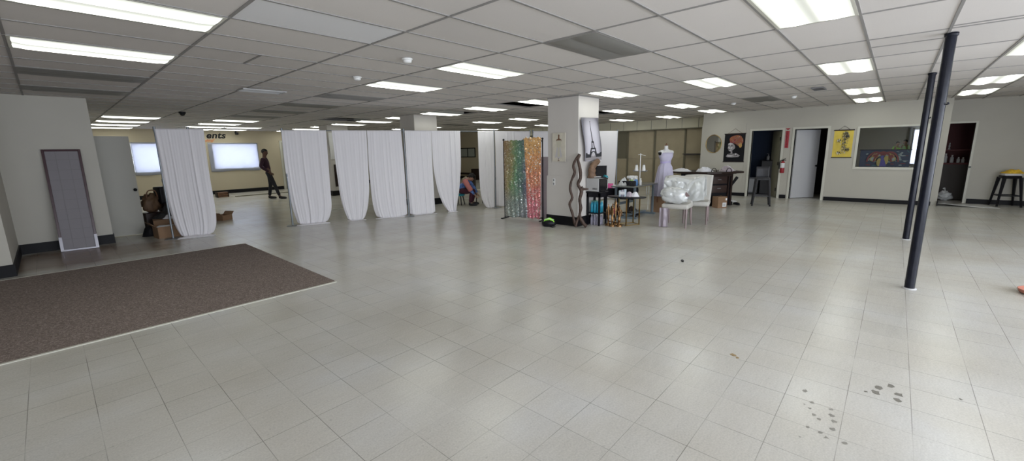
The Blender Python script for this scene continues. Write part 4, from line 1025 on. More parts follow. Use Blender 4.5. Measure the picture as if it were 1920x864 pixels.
# ------------------------------------------------------------------ dark desk and chair behind, sewing table
t = thing('desk', 'dark low desk behind the microwave stand', 'desk', (8.75, 4.84, 0))
b = MB(); b.box(-.22, .45, .0, .42, .66, .70); b.build('desk_top', 'black', t, bevel=.005)
b = MB(); b.box(-.2, .42, .03, .05, .50, .66); b.build('modesty_panel', 'black', t)
for x, y in ((-.2, .03), (.42, .03), (-.2, .39), (.42, .39)):
    b = MB(); b.box(x - .015, x + .015, y - .015, y + .015, 0, .66); b.build('leg', 'black', t)
t = thing('box', 'pink box with white end on the dark desk', 'box', (8.80, 4.91, .7005), .3)
b = MB(); b.rbox(-.07, .07, -.09, .09, 0, .10, .01); b.build('carton', 'pink', t)
b = MB(); b.rbox(-.06, .06, -.15, -.095, 0, .07, .01); b.build('white_end', 'paper', t)
t = thing('office_chair', 'black swivel chair tucked under the sewing table', 'chair', (9.22, 4.62, 0), .3)
b = MB(); b.rbox(-.21, .21, -.2, .2, .42, .48, .05); b.build('seat', 'black', t)
b = MB(); b.rbox(-.24, -.19, -.2, .2, .56, .86, .02); b.build('backrest', 'black', t)
b = MB(); b.tube([(0, 0, .07), (0, 0, .42)], .025); b.tube([(-.1, 0, .44), (-.25, 0, .46), (-.24, 0, .62)], .014); b.build('column', 'black', t)
for k in range(5):
    a = 2 * PI * k / 5 + .3; b = MB(); b.tube([(0, 0, .09), (.24 * math.cos(a), .24 * math.sin(a), .065)], .016); s_ = b.build('base_spoke', 'black', t)
    b = MB(); b.tube([(.25 * math.cos(a) - .012, .25 * math.sin(a), .03), (.25 * math.cos(a) + .012, .25 * math.sin(a), .03)], .03, 12); b.build('caster', 'black', s_)
t = thing('sewing_table', 'grey industrial sewing table with blue-grey steel legs', 'table', (8.75, 4.26, 0))
M['tabletop'] = mat('grey_laminate', (.17, .18, .17), .25)
b = MB(); b.rbox(0, 1.32, 0, .62, .725, .755, .02); b.build('table_top', 'tabletop', t)
for x in (.16, 1.14):
    b = MB(); b.box(x - .025, x + .025, .03, .07, .04, .725); b.build('leg', 'bluegrey', t)
    b = MB(); b.box(x - .025, x + .025, .50, .54, .04, .725); b.build('leg', 'bluegrey', t)
    b = MB(); b.box(x - .03, x + .03, -.02, .60, 0, .045); b.build('foot_rail', 'bluegrey', t)
b = MB(); b.box(.18, 1.12, .50, .54, .28, .34); b.build('stretcher', 'bluegrey', t)
b = MB(); b.box(.18, 1.12, .2, .42, .06, .085); b.build('treadle', 'bluegrey', t)
b = MB(); b.tube([(.62, .22, .60), (.62, .48, .60)], .09, 18); b.build('motor', 'black', t)
b = MB(); b.tube([(.80, .06, .70), (.80, .06, .50), (.92, .06, .50), (.92, .06, .70)], .012); b.tube([(.86, .04, .5), (.86, .04, .14)], .007); b.build('knee_lever', 'white', t)
t = thing('sewing_machine', 'white overlock sewing machine at the back of the sewing table', 'sewing machine', (9.32, 4.60, .756))
b = MB(); b.rbox(-.16, .16, -.10, .10, 0, .05, .02); b.build('machine_bed', 'paleblue', t)
b = MB(); b.rbox(.02, .16, -.09, .09, .05, .20, .03); b.rbox(-.15, .05, -.05, .06, .14, .21, .025); b.build('machine_head', 'white', t)
b = MB(); b.tube([(.165, 0, .12), (.19, 0, .12)], .05, 16); b.build('hand_wheel', 'black', t)
b = MB(); b.tube([(-.12, 0, .14), (-.12, 0, .04)], .006); b.build('needle_bar', 'chrome', t)
t = thing('thread_stand', 'tall white thread stand holding two white cones on the sewing table', 'thread stand', (9.54, 4.50, .756))
b = MB(); b.tube([(0, 0, 0), (0, 0, .72)], .011); b.tube([(0, 0, .70), (.03, -.11, .665)], .006); b.tube([(0, 0, .70), (-.02, .05, .69)], .006); b.build('pole', 'white', t)
b = MB(); b.tube([(-.05, .14, .30), (.05, -.14, .30)], .008); b.tube([(-.05, .14, .305), (-.05, .14, .33)], .02, 12); b.tube([(.05, -.14, .305), (.05, -.14, .33)], .02, 12); b.lathe([(.04, 0), (.045, .01), (.0, .012)]); b.build('spool_arm', 'grey', t)
for k, (x, y, lab) in enumerate(((-.05, .10, 'white thread cone on the left arm of the thread stand'), (.05, -.10, 'white thread cone on the right arm of the thread stand'))):
    tt = thing('thread_cone', lab, 'thread cone', (9.54 + x * .75, 4.50 + y * .75, .756 + .311), 0, 'thread cones')
    b = MB(); b.lathe([(.043, 0), (.043, .015), (.028, .13), (.02, .135), (.0, .135)]); b.build('thread', 'white', tt)
    b = MB(); b.lathe([(.012, .13), (.008, .165), (0, .165)]); b.build('core', 'grey', tt)
M['green_lid'] = mat('green_plastic', (.25, .42, .15), .4); M['blue_lab'] = mat('blue_label', (.10, .25, .55), .4)
for x, y, r, h, m, nm, lab in ((9.12, 4.50, .045, .16, 'green_lid', 'jar', 'green and clear jar on the sewing table'), (9.14, 4.40, .045, .17, 'blue_lab', 'bottle', 'blue labelled bottle on the sewing table'), (9.20, 4.32, .03, .16, 'white', 'bottle', 'slim white bottle at the front of the sewing table')):
    t = thing(nm, lab, nm, (x, y, .756), 0)
    b = MB(); b.lathe([(r * .9, 0), (r, .008), (r, h * .6), (r * .6, h * .8), (r * .5, h * .85)]); b.build('body', m, t)
    b = MB(); b.lathe([(r * .6, h * .82), (r * .6, h), (0, h)]); b.build('cap', 'white', t)
cloth('plastic_bag', 'clear plastic bag slumped on the sewing table', (9.02, 4.66, .757), (.14, .11, .17), 'wrap', 12, cat='bag')
cloth('dark_bag', 'small black pouch beside the jars on the sewing table', (8.92, 4.40, .757), (.07, .08, .08), 'black', 14, cat='bag')
cloth('fabric_roll', 'dark brown bundle on the floor under the sewing table', (9.62, 4.72, .0), (.22, .13, .22), 'dark_wood', 15, cat='bundle')

# ------------------------------------------------------------------ dressmaker's form
t = thing('cardboard_box', 'tall brown box serving as pedestal under the lilac dress form', 'box', (10.34, 4.33, 0), .1)
b = MB(); b.box(-.15, .15, -.17, .17, 0, .40); b.build('carton', 'cardboard', t, bevel=.004)
b = MB(); b.box(-.151, .151, -.02, .02, .3995, .402); b.box(-.1515, -.149, -.02, .02, .25, .40); b.build('tape_strip', 'brown', t)
dx, dy = 10.30, 4.20
t = thing('dress_form', 'white headless dress form on the brown box', 'dress form', (dx, dy, .403), math.radians(67))
b = MB(); b.lathe([(.14, 0), (.145, .01), (.03, .03), (.015, .05), (.015, .62)], n=18); b.build('stand', 'steel', t)
b = MB(); b.lathe([(.07, .60), (.10, .66), (.115, .72), (.09, .82), (.088, .86), (.115, .97), (.125, 1.02), (.125, 1.08), (.095, 1.13), (.045, 1.16), (.04, 1.20), (.037, 1.245), (.0, 1.245)], n=24, sy=1.2); b.build('torso', 'white', t)
b = MB(); b.lathe([(.035, 1.245), (.037, 1.255), (.012, 1.275), (.012, 1.30), (.0, 1.305)], n=16); b.build('neck_cap', 'brown', t)
for s in (-1, 1):
    b = MB(); b.tube([(0, s * .12, 1.09), (0, s * .195, 1.07)], [.05, .058], 16); a_ = b.build('shoulder_stub', 'white', t)
    b = MB(); b.tube([(0, s * .195, 1.07), (0, s * .20, 1.07)], .056, 16); b.build('arm_plate', 'black', a_)
t = thing('dress', 'long lilac tulle dress worn by the dress form', 'dress', (dx, dy, .42), math.radians(67))
b = MB(); b.lathe([(.104, .80), (.118, .88), (.15, .97), (.152, 1.02), (.14, 1.06)], n=48, sy=1.2); b.build('bodice', 'tulle', t, solid=.003)
wob = lambda a, z: (.07 * math.sin(9 * a) + .05 * math.sin(14 * a + 1.2) + .03 * math.sin(23 * a)) * max(0, (.84 - z) / .84)
b = MB(); b.lathe([(.116, .82), (.116, .79), (.158, .71), (.19, .50), (.215, .28), (.235, .0)], n=110, sy=1.08, wob=wob); b.build('skirt', 'tulle', t, solid=.003)
b = MB(); b.lathe([(.112, .80), (.115, .83), (.112, .86)], n=36, sy=1.2); b.build('waist_band', mat('lilac_band', (.50, .44, .72), .6), t)
b = MB()
for s in (-1, 1): b.tube([(.10, s * .08, 1.05), (.06, s * .09, 1.12), (-.06, s * .09, 1.11), (-.11, s * .07, 1.03)], .007, 6)
b.build('shoulder_strap', 'tulle', t)

# ------------------------------------------------------------------ plastic-wrapped chairs
M['chair_fab'] = mat('cream_upholstery', (.50, .485, .45), .6); M['chair_leg'] = mat('greyed_wood_leg', (.27, .21, .21), .4)
def dining_chair(label, loc, rz):
    t = thing('dining_chair', label, 'chair', loc, rz, 'upholstered chairs in plastic')
    b = MB(); b.rbox(-.26, .26, -.26, .26, .38, .48, .04); b.build('seat', 'chair_fab', t)
    Xb = Matrix.Translation((0, .22, .44)) @ Matrix.Rotation(-.12, 4, 'X')
    b = MB()
    def f(u, v):
        x = -.25 - .03 * v + (.5 + .06 * v) * u; z = .56 * v + .018 * math.sin(PI * u) * v; y = .02 * math.cos((u - .5) * PI) - .03
        return Xb @ Vector((x, y, z))
    b.sheet(f, 16, 16); b.build('backrest', 'chair_fab', t, solid=.075)
    for x, y in ((-.22, -.22), (.22, -.22)):
        b = MB(); b.tube([(x, y, .40), (x * 1.02, y * 1.02, 0)], [.026, .015], 4, smooth=False); b.build('leg', 'chair_leg', t)
    for x in (-.22, .22):
        b = MB(); b.tube([(x, .20, .40), (x, .23, .2), (x * 1.02, .30, 0)], [.026, .022, .015], 4, smooth=False); b.build('leg', 'chair_leg', t)
    return t
dining_chair('nearer cream upholstered chair with a plastic bundle on its seat', (8.62, 3.22, 0), math.radians(-82))
dining_chair('farther cream chair in plastic, mostly hidden behind the nearer chair', (9.27, 3.06, 0), math.radians(-76))
# loose plastic over the farther back and the bundle on the nearer seat
t = thing('plastic_cover', 'sheet of shiny clear plastic draped over the two chair backs', 'plastic sheet', (8.92, 3.2, .45), math.radians(-82))
def crinkle(p, s=0):
    return .75 * abs(noise.noise(p * 1.1 + Vector((s, 0, 0)))) + .30 * abs(noise.noise(p * 2.3 + Vector((0, s, 0)))) + .05 * abs(noise.noise(p * 6 + Vector((0, 0, s))))
b = MB()
def f(u, v):
    s = (u - .5); w = v * 2 - 1; c_ = crinkle(Vector((u * 2.4, v * 2.6, 0)), 3.3)
    x = s * .78 * (1 + .04 * abs(w)); z = .57 - .50 * abs(w) ** 1.4 * (1 - .25 * (w > 0) * abs(math.sin(u * 7))); y = (.10 + .16 * c_) * (1 if w > 0 else -1) * min(1, abs(w) * 3)
    return Vector((x, y, z - .05 * c_ + .02 * math.sin(u * 8)))
b.sheet(f, 70, 70); b.build('film', 'wrap', t, solid=.0015)
t = thing('wrapped_bundle', 'bulky bundle in crinkled clear plastic on the nearer chair seat', 'bundle', (8.50, 3.24, .487), math.radians(-82))
b = MB(); n_, k_ = 80, 48; vs = []
for i in range(k_ + 1):
    for j in range(n_):
        tt, a = PI * i / k_, 2 * PI * j / n_; d = Vector((math.sin(tt) * math.cos(a), math.sin(tt) * math.sin(a), -math.cos(tt)))
        q = 1 / max(abs(d.x) ** 3 + abs(d.y) ** 3 + abs(d.z) ** 3, 1e-6) ** (1 / 3); q *= .90 + .34 * (crinkle(d * 1.25, 7.7) - .2)
        vs.append(Vector((d.x * .27 * q, -.03 + d.y * .18 * q, max(.003, .165 + d.z * .17 * q))))
b.add(vs, [(i * n_ + j, i * n_ + (j + 1) % n_, (i + 1) * n_ + (j + 1) % n_, (i + 1) * n_ + j) for i in range(k_) for j in range(n_)], 0, True); b.build('plastic_wrap', 'wrap', t)
b = MB(); b.rbox(-.15, .12, -.09, .08, .02, .22, .04); b.build('packed_cushion', 'cloth_white', t)
M['mauve'] = mat('mauve_cardboard', (.24, .17, .17), .7)
b = MB(); b.prism([(.20, .13), (.31, .17), (.24, .25)], -.14, -.12, ax='y'); b.build('cardboard_corner', 'mauve', t)
t = thing('plastic_drop', 'translucent plastic hanging from the left front of the nearer chair', 'plastic sheet', (8.32, 3.44, .0), math.radians(-82))
b = MB(); b.sheet(lambda u, v: Vector((-.02 + .17 * u, -.03 + .012 * math.sin(u * 9) + .01 * noise.noise(Vector((u * 3, v * 4, 0))), .40 - .395 * v)), 16, 14); M['film_mauve'] = mat('mauve_film', (.46, .40, .46), .2, trans=.35); b.build('film', 'film_mauve', t, solid=.002)

# ------------------------------------------------------------------ bar counter
t = thing('bar_counter', 'tall dark bar counter with framed shelves at its near corner', 'counter', (12.03, 3.64, 0))
A_, B2, C2 = Vector((.16, .86)), Vector((0, 0)), Vector((.58, -.40)); D_ = Vector((.85, .55))
b = MB(); b.prism([tuple(B2), tuple(C2), tuple(D_), tuple(A_)], 0, .88); b.build('body', 'black', t)
nv = lambda p, q: (q - p).normalized()
b = MB(); top = [(-.30, .0), (-.05, -.28), (.60, -.66), (1.02, -.36), (1.0, .75), (.05, 1.25), (-.10, 1.1)]
b.prism(top, .885, .935); b.build('counter_top', 'dark_wood', t, bevel=.012)
b = MB(); b.prism([(-.10, -.05), (.0, -.13), (.64, -.46), (.8, .6), (.15, .98)], .86, .886); b.build('top_moulding', 'dark_wood', t)
# framed shelf front on the near right face
e = (C2 - B2); L_ = e.length; aa = math.atan2(e.y, e.x); Xf = RZ(aa)
b = MB()
for q in ((-.01, .03, .0, .86), (L_ - .08, L_ - .03, 0, .86), (L_ - .17, L_ - .13, 0, .86)): b.box(q[0], q[1], -.03, .0, q[2], q[3], 0, Xf)
b.box(0, L_ - .03, -.03, 0, .80, .86, 0, Xf); b.build('front_frame', 'dark_wood', t)
M['shelf_wood'] = mat('reddish_shelf_wood', (.030, .014, .011), .45)
for z in (.60, .36):
    b = MB(); b.rbox(.05, L_ - .19, -.018, .0, z, z + .20, .006, 0, Xf); dr = b.build('drawer', 'shelf_wood', t)
    b = MB(); b.box(L_ * .3, L_ * .45, -.026, -.018, z + .11, z + .125, 0, Xf); b.build('drawer_pull', 'grey', dr)
b = MB(); b.prism([(-.012, -.0), (.0, -.012), (.605, -.425), (.60, -.40)], 0, .10); b.build('plinth', 'base', t)
e2 = A_ - B2; Xg = RZ(math.atan2(e2.y, e2.x)); 
b = MB(); b.box(.04, e2.length - .04, 0, .012, .10, .82, 0, Xg); M['navy_panel'] = mat('navy_panel', (.010, .012, .03), .3); b.build('side_panel', 'navy_panel', t)
TZ = .936
cloth('clothing_pile', 'flat white garment at the left end of the bar counter', (12.07, 4.45, TZ), (.16, .28, .10), 'cloth_white', 21, cat='clothing', group='garments on the bar')
cloth('clothing_pile', 'taller white garment heap in the middle of the bar counter', (12.13, 3.85, TZ), (.15, .22, .17), 'cloth_white', 25, cat='clothing', group='garments on the bar')
cloth('clothing_pile', 'grey and white garment heap at the right end of the bar counter', (12.48, 3.38, TZ), (.19, .17, .16), 'lilac_strip', 29, cat='clothing', group='garments on the bar')
cloth('clothing_pile', 'white garment behind the grey heap on the bar counter', (12.80, 3.45, TZ), (.15, .20, .14), 'cloth_white', 31, cat='clothing', group='garments on the bar')
for x, y, lab in ((12.06, 3.58, 'small black headband on the bar counter left of the grey heap'), (12.25, 3.26, 'larger black loop of headphones on the bar counter before the grey heap')):
    t = thing('headband', lab, 'headband', (x, y, TZ), math.radians(-60))
    b = MB(); b.tube([(.06 * math.cos(a), 0, .008 + .085 * math.sin(a)) for a in [PI * k / 10 for k in range(11)]], .009, 6); b.build('band', 'black', t)
    for s in (-1, 1):
        b = MB(); b.ball((s * .06, 0, .018), (.014, .02, .018), 10, 8); b.build('end_pad', 'black', t)
t = thing('cardboard_box', 'brown shipping box with white label in front of the bar', 'box', (11.93, 3.34, 0), math.radians(-33))
b = MB(); b.box(-.15, .13, -.11, .11, 0, .30); b.build('carton', 'cardboard', t, bevel=.004)
b = MB(); b.box(-.01, .11, -.1125, -.11, .03, .14); b.box(.08, .125, -.1125, -.11, .20, .26); b.build('shipping_label', 'paper', t)
b = MB()
for k in range(4): b.box(.01 + k * .022, .018 + k * .022, -.1135, -.1125, .05, .12)
b.build('printed_bars', 'grey', t)
b = MB(); b.box(-.151, .131, -.02, .02, .2995, .302); b.build('tape_strip', 'brown', t)
# odds and ends behind the bar
t = thing('dark_plank', 'dark stick poking out right of the bar counter', 'plank', (12.95, 3.40, .45))
b = MB(); b.tube([(0, 0, 0), (.22, -.12, .28)], [.03, .045], 6); b.build('shaft', 'black', t)
b = MB(); b.tube([(0, 0, 0), (-.1, .12, -.44)], [.03, .02], 6); b.build('lower_end', 'black', t)
for k, (x, y, lab) in enumerate(((13.45, 3.45, 'crumpled white paper on the floor right of the bar'), (13.15, 3.5, 'flattened grey papers on the floor behind the bar'))):
    cloth('crumpled_paper', lab, (x + .3 * k, y, 0), (.22 - .05 * k, .14, .07), 'paper' if k == 0 else 'lilac_strip', 40 + k, cat='paper')
t = thing('shoe', 'small dark shoe on the floor right of the bar', 'shoe', (12.75, 3.14, 0), 1.)
b = MB(); b.ball((0, 0, .035), (.12, .045, .04), 16, 10); b.build('upper', 'black', t)
b = MB(); b.rbox(-.12, .12, -.045, .045, 0, .015, .03); b.build('sole', 'base', t)

# ------------------------------------------------------------------ stools
def metal_stool(label, loc, rz, m, back):
    t = thing('metal_stool', label, 'stool', loc, rz, 'metal bar stools')
    b = MB(); b.rbox(-.16, .16, -.16, .16, .735, .76, .05, seg=4); b.rbox(-.165, .165, -.165, .165, .69, .737, .05, seg=4); b.build('seat', m, t)
    for sx, sy in ((-1, -1), (1, -1), (1, 1), (-1, 1)):
        b = MB(); b.tube([(sx * .14, sy * .14, .72), (sx * .205, sy * .205, .03)], [.040, .020], 4, smooth=False); lg = b.build('leg', m, t)
        b = MB(); b.tube([(sx * .203, sy * .203, .035), (sx * .21, sy * .21, 0)], .022, 8); b.build('rubber_foot', 'black', lg)
    b = MB(); q = .182
    for p0, p1 in (((-q, -q), (q, -q)), ((q, -q), (q, q)), ((q, q), (-q, q)), ((-q, q), (-q, -q))): b.box(min(p0[0], p1[0]) - .006, max(p0[0], p1[0]) + .006, min(p0[1], p1[1]) - .006, max(p0[1], p1[1]) + .006, .26, .285)
    b.build('footrest', m, t)
    if back:
        b = MB(); b.sheet(lambda u, v: Vector((-.155 + .31 * u, .165 + .03 * v + .03 * math.sin(PI * u), .72 + .32 * v)), 10, 4); b.build('backrest', m, t, solid=.006)
    return t
M['gunmetal'] = mat('gunmetal', (.05, .05, .055), .55, .2)
metal_stool('grey metal bar stool with low back before the dark doorway', (12.98, 2.60, 0), math.radians(-75), 'gunmetal', True)
metal_stool('black metal stool holding yellow cloth by the right wall', (15.95, -2.16, 0), math.radians(-78), 'black', False)
t = thing('pump_bottle', 'small grey pump bottle inside the dark blue room', 'bottle', (15.9, 3.08, 1.13))
b = MB(); b.lathe([(.04, 0), (.045, .01), (.045, .12), (.015, .15), (.012, .19)]); b.build('body', 'grey', t)
b = MB(); b.tube([(0, 0, .18), (0, 0, .21), (.0, .05, .21)], .008); b.build('pump', 'grey', t)
t = thing('tall_cabinet', 'dim grey cabinet inside the dark blue room behind the stool', 'cabinet', (15.95, 3.02, 0))
b = MB(); b.rbox(-.18, .2, -.22, .22, .0, 1.13, .01); b.build('body', 'black', t)
b = MB(); b.box(-.19, -.18, -.2, .2, .05, 1.1); b.build('door', 'gunmetal', t)
t = thing('folded_garment', 'white folded garment under the yellow cloth on the black stool', 'clothing', (15.93, -2.17, .7615), .2)
b = MB(); b.rbox(-.13, .13, -.15, .15, 0, .03, .03); b.rbox(-.12, .12, -.14, .15, .03, .055, .03); b.build('folded_cloth', 'cloth_white', t)
cloth('yellow_cloth', 'bright yellow patterned cloth heaped on the black stool', (15.95, -2.20, .8175), (.17, .20, .11), 'yellow', 51, cat='cloth')

# white board lying on the floor before the maroon room
t = thing('floor_board', 'white sheet of board lying on the floor before the maroon room', 'board', (15.5, -1.4, 0))
b = MB(); q = [Vector(v) for v in ((-.36, .36, .075), (.02, .55, .01), (.68, -.38, .004), (-.18, -.62, .004))]
b.sheet(lambda u, v: (q[0] * (1 - u) + q[3] * u) * (1 - v) + (q[1] * (1 - u) + q[2] * u) * v - Vector((0, 0, .02 * math.sin(PI * u) * (1 - v))), 10, 8); b.build('board_sheet', 'white', t, solid=.006)
# bit of terracotta item at the right edge and the small scraps on the floor
t = thing('terracotta_tray', 'terracotta coloured shallow tray cut by the right edge of the picture', 'tray', (6.83, -1.30, 0))
M['terracotta'] = mat('terracotta', (.42, .16, .11), .6)
b = MB(); b.lathe([(.10, 0), (.15, .012), (.165, .045), (.158, .047), (.14, .018), (0, .014)], n=30); b.build('tray_body', 'terracotta', t)
b = MB(); b.tube([(.162 * math.cos(2 * PI * k / 30), .162 * math.sin(2 * PI * k / 30), .047) for k in range(31)], .005, 6, caps=False); b.build('rim', 'terracotta', t)
t = thing('scrap', 'tiny dark scrap alone on the floor in the middle of the room', 'scrap', (5.93, 2.10, 0), .4)
b = MB(); b.prism([(-.07, -.01), (.0, -.02), (.07, -.005), (.03, .02), (-.05, .015)], 0, .008); b.build('scrap_body', 'black', t)

# ------------------------------------------------------------------ heap at left
def carton(label, loc, rz, sx, sy, h, flaps=True):
    t = thing('cardboard_box', label, 'box', loc, rz)
    b = MB(); b.box(-sx, sx, -sy, sy, 0, .006)
    for q in ((-sx, sx, -sy, -sy + .006), (-sx, sx, sy - .006, sy), (-sx, -sx + .006, -sy, sy), (sx - .006, sx, -sy, sy)): b.box(*q, .006, h)
    b.build('carton', 'cardboard', t)
    if flaps:
        for k, (p, a, w, d) in enumerate((((-sx, 0, h), -2.3, sy, sx * .7), ((sx, 0, h), 2.1, sy, sx * .7))):
            X = Matrix.Translation(p) @ Matrix.Rotation(a * .35 if k else a * .35, 4, 'Y')
            b = MB(); b.box(0 if k else -.005, .005 if k else 0, -w, w, 0, d, 0, X); b.build('flap', 'cardboard', t)
    return t
carton('open brown box at the front of the heap by the leftmost drape', (1.50, 10.92, 0), .12, .21, .16, .23)
carton('low brown box behind the front box of the left heap', (1.62, 11.38, 0), -.1, .28, .16, .32, False)
papers(1.47, 10.93, .215, 'white papers lying in the open box of the left heap', 5, .22, .18, 4)
cloth('white_cloth', 'white cloth hanging out of the boxes of the left heap', (1.62, 11.36, .322), (.12, .1, .08), 'cloth_white', 60)
cloth('black_bag', 'bulky black bag on the floor against the grey door', (1.33, 11.36, 0), (.20, .17, .30), 'black', 61, cat='bag')
cloth('black_bag', 'second black bag slumped on top of the left heap', (1.62, 11.50, .33), (.27, .16, .27), 'shoe', 64, cat='bag')
t = thing('tan_bag', 'tan brown leather bag on top of the heap next to the grey door', 'bag', (1.42, 11.86, 0), .2)
b = MB(); b.ball((0, 0, .63), (.15, .12, .20), 22, 14, lump=.6, seed=2); b.build('bag_body', mat('tan_leather', (.13, .075, .04), .6, noise_amt=.3, noise_scale=9, bump=.5, bump_scale=20), t)
b = MB(); b.tube(spline([(-.1, -.1, .76), (-.06, -.12, .90), (.06, -.12, .90), (.1, -.1, .76)]), .012, 6); b.build('strap', 'brown', t)
b = MB(); b.rbox(-.18, .18, -.15, .15, 0, .44, .02); b.build('lower_pouch', 'dark_wood', t)
t = thing('television', 'old black television, screen coloured with a brown reflection, on the left heap', 'television', (1.80, 11.90, 0), math.radians(18))
b = MB(); b.rbox(-.24, .24, -.05, .22, .60, .97, .03); b.build('casing', 'black', t)
b = MB(); b.rbox(-.13, .20, -.062, -.048, .67, .92, .006); b.build('screen', mat('screen_brown_reflection', (.05, .025, .02), .2), t)  # brown reflection in the dark glass put into the screen colour
b = MB(); b.box(-.2, .2, -.04, .2, 0, .60); b.build('support_box', 'dark_wood', t)
cloth('black_clothes', 'black clothes spilling down the right of the left heap', (1.93, 11.4, 0), (.26, .2, .62), 'shoe', 67, cat='clothing')
carton('small open brown box behind the right foot of the leftmost drape', (2.86, 12.6, 0), .5, .14, .14, .13)
t = thing('crate', 'small reddish brown crate by the far back wall', 'crate', (4.55, 19.7, 0), .05)
b = MB()
for z in (.0, .07, .14): b.box(-.18, .18, -.12, .12, z, z + .055)
b.build('slats', 'brown', t)
for q in ((-.2, -.17), (.17, .2)):
    b = MB(); b.box(q[0], q[1], -.13, .13, 0, .2); b.build('end_board', 'dark_wood', t)
# low timber edge along the back
b = MB(); b.box(4.9, 10, 19.3, 19.36, 0, .03); o = struct('trim_7', b, 'panel_dark')
b = MB(); b.box(5.2, 7.5, 11.95, 12.0, 0, .02); o = struct('trim_8', b, 'trim')

# frames seen between the drapes
t = thing('picture_frame', 'black framed pair of small windows on the far cream wall', 'picture frame', (XN + .055, 18.7, 1.25))
b = MB()
for q in ((-.72, .72, 0, .05), (-.72, .72, .5, .55), (-.72, -.67, 0, .55), (.67, .72, 0, .55), (-.1, -.05, 0, .55)): b.box(-.03, 0, *q)
b.build('frame', 'black', t)
b = MB(); b.box(-.012, -.005, -.67, .67, .05, .5); b.build('pane', mat('pale_pane', (.42, .45, .42), .1), t)
t = thing('bench', 'dark bench with tall end board beyond the seated person', 'bench', (16.2, 18.6, 0))
b = MB(); b.box(0, .35, -.9, .9, .30, .38); b.build('seat', 'dark_wood', t, bevel=.01)
b = MB(); b.box(.0, .35, -1.15, -.80, 0, .62); b.build('end_board', 'dark_wood', t, bevel=.01)
b = MB(); b.box(.0, .35, .82, .9, 0, .30); b.build('leg', 'dark_wood', t)
cp_ = thing('notice_board', 'white paper and dark board on the farthest column', 'notice', (7.5, 16.085, 1.3))
b = MB(); b.box(-.1, .06, -.012, 0, .1, 1.1); b.build('paper_strip', 'paper', cp_)
b = MB(); b.box(.0, .12, -.02, 0, -.95, -.1); b.build('dark_board', 'dark_wood', cp_)

# ------------------------------------------------------------------ people
def skinned(name, nodes, edges, m, parent=None, sub=2, root=0):
    """nodes: list of (pos, radius or (rx, ry)); grown into one continuous surface"""
    me = bpy.data.meshes.new(name); me.from_pydata([n[0] for n in nodes], edges, [])
    o = bpy.data.objects.new(name, me); C.objects.link(o)
    sk = o.modifiers.new('skin', 'SKIN'); sk.use_smooth_shade = True; sk.branch_smoothing = .6
    for k, n in enumerate(nodes):
        r = n[1] if isinstance(n[1], tuple) else (n[1], n[1]); me.skin_vertices[0].data[k].radius = r; me.skin_vertices[0].data[k].use_root = (k == root)
    s = o.modifiers.new('sub', 'SUBSURF'); s.levels = s.render_levels = sub
    dg = bpy.context.evaluated_depsgraph_get(); dg.update(); nm = bpy.data.meshes.new_from_object(o.evaluated_get(dg)); bpy.data.objects.remove(o)
    nm.name = name; nm.materials.clear(); nm.materials.append(M[m])
    for p in nm.polygons: p.use_smooth = True; p.material_index = 0
    o = bpy.data.objects.new(name, nm); C.objects.link(o)
    if parent: o.parent = parent
    return o
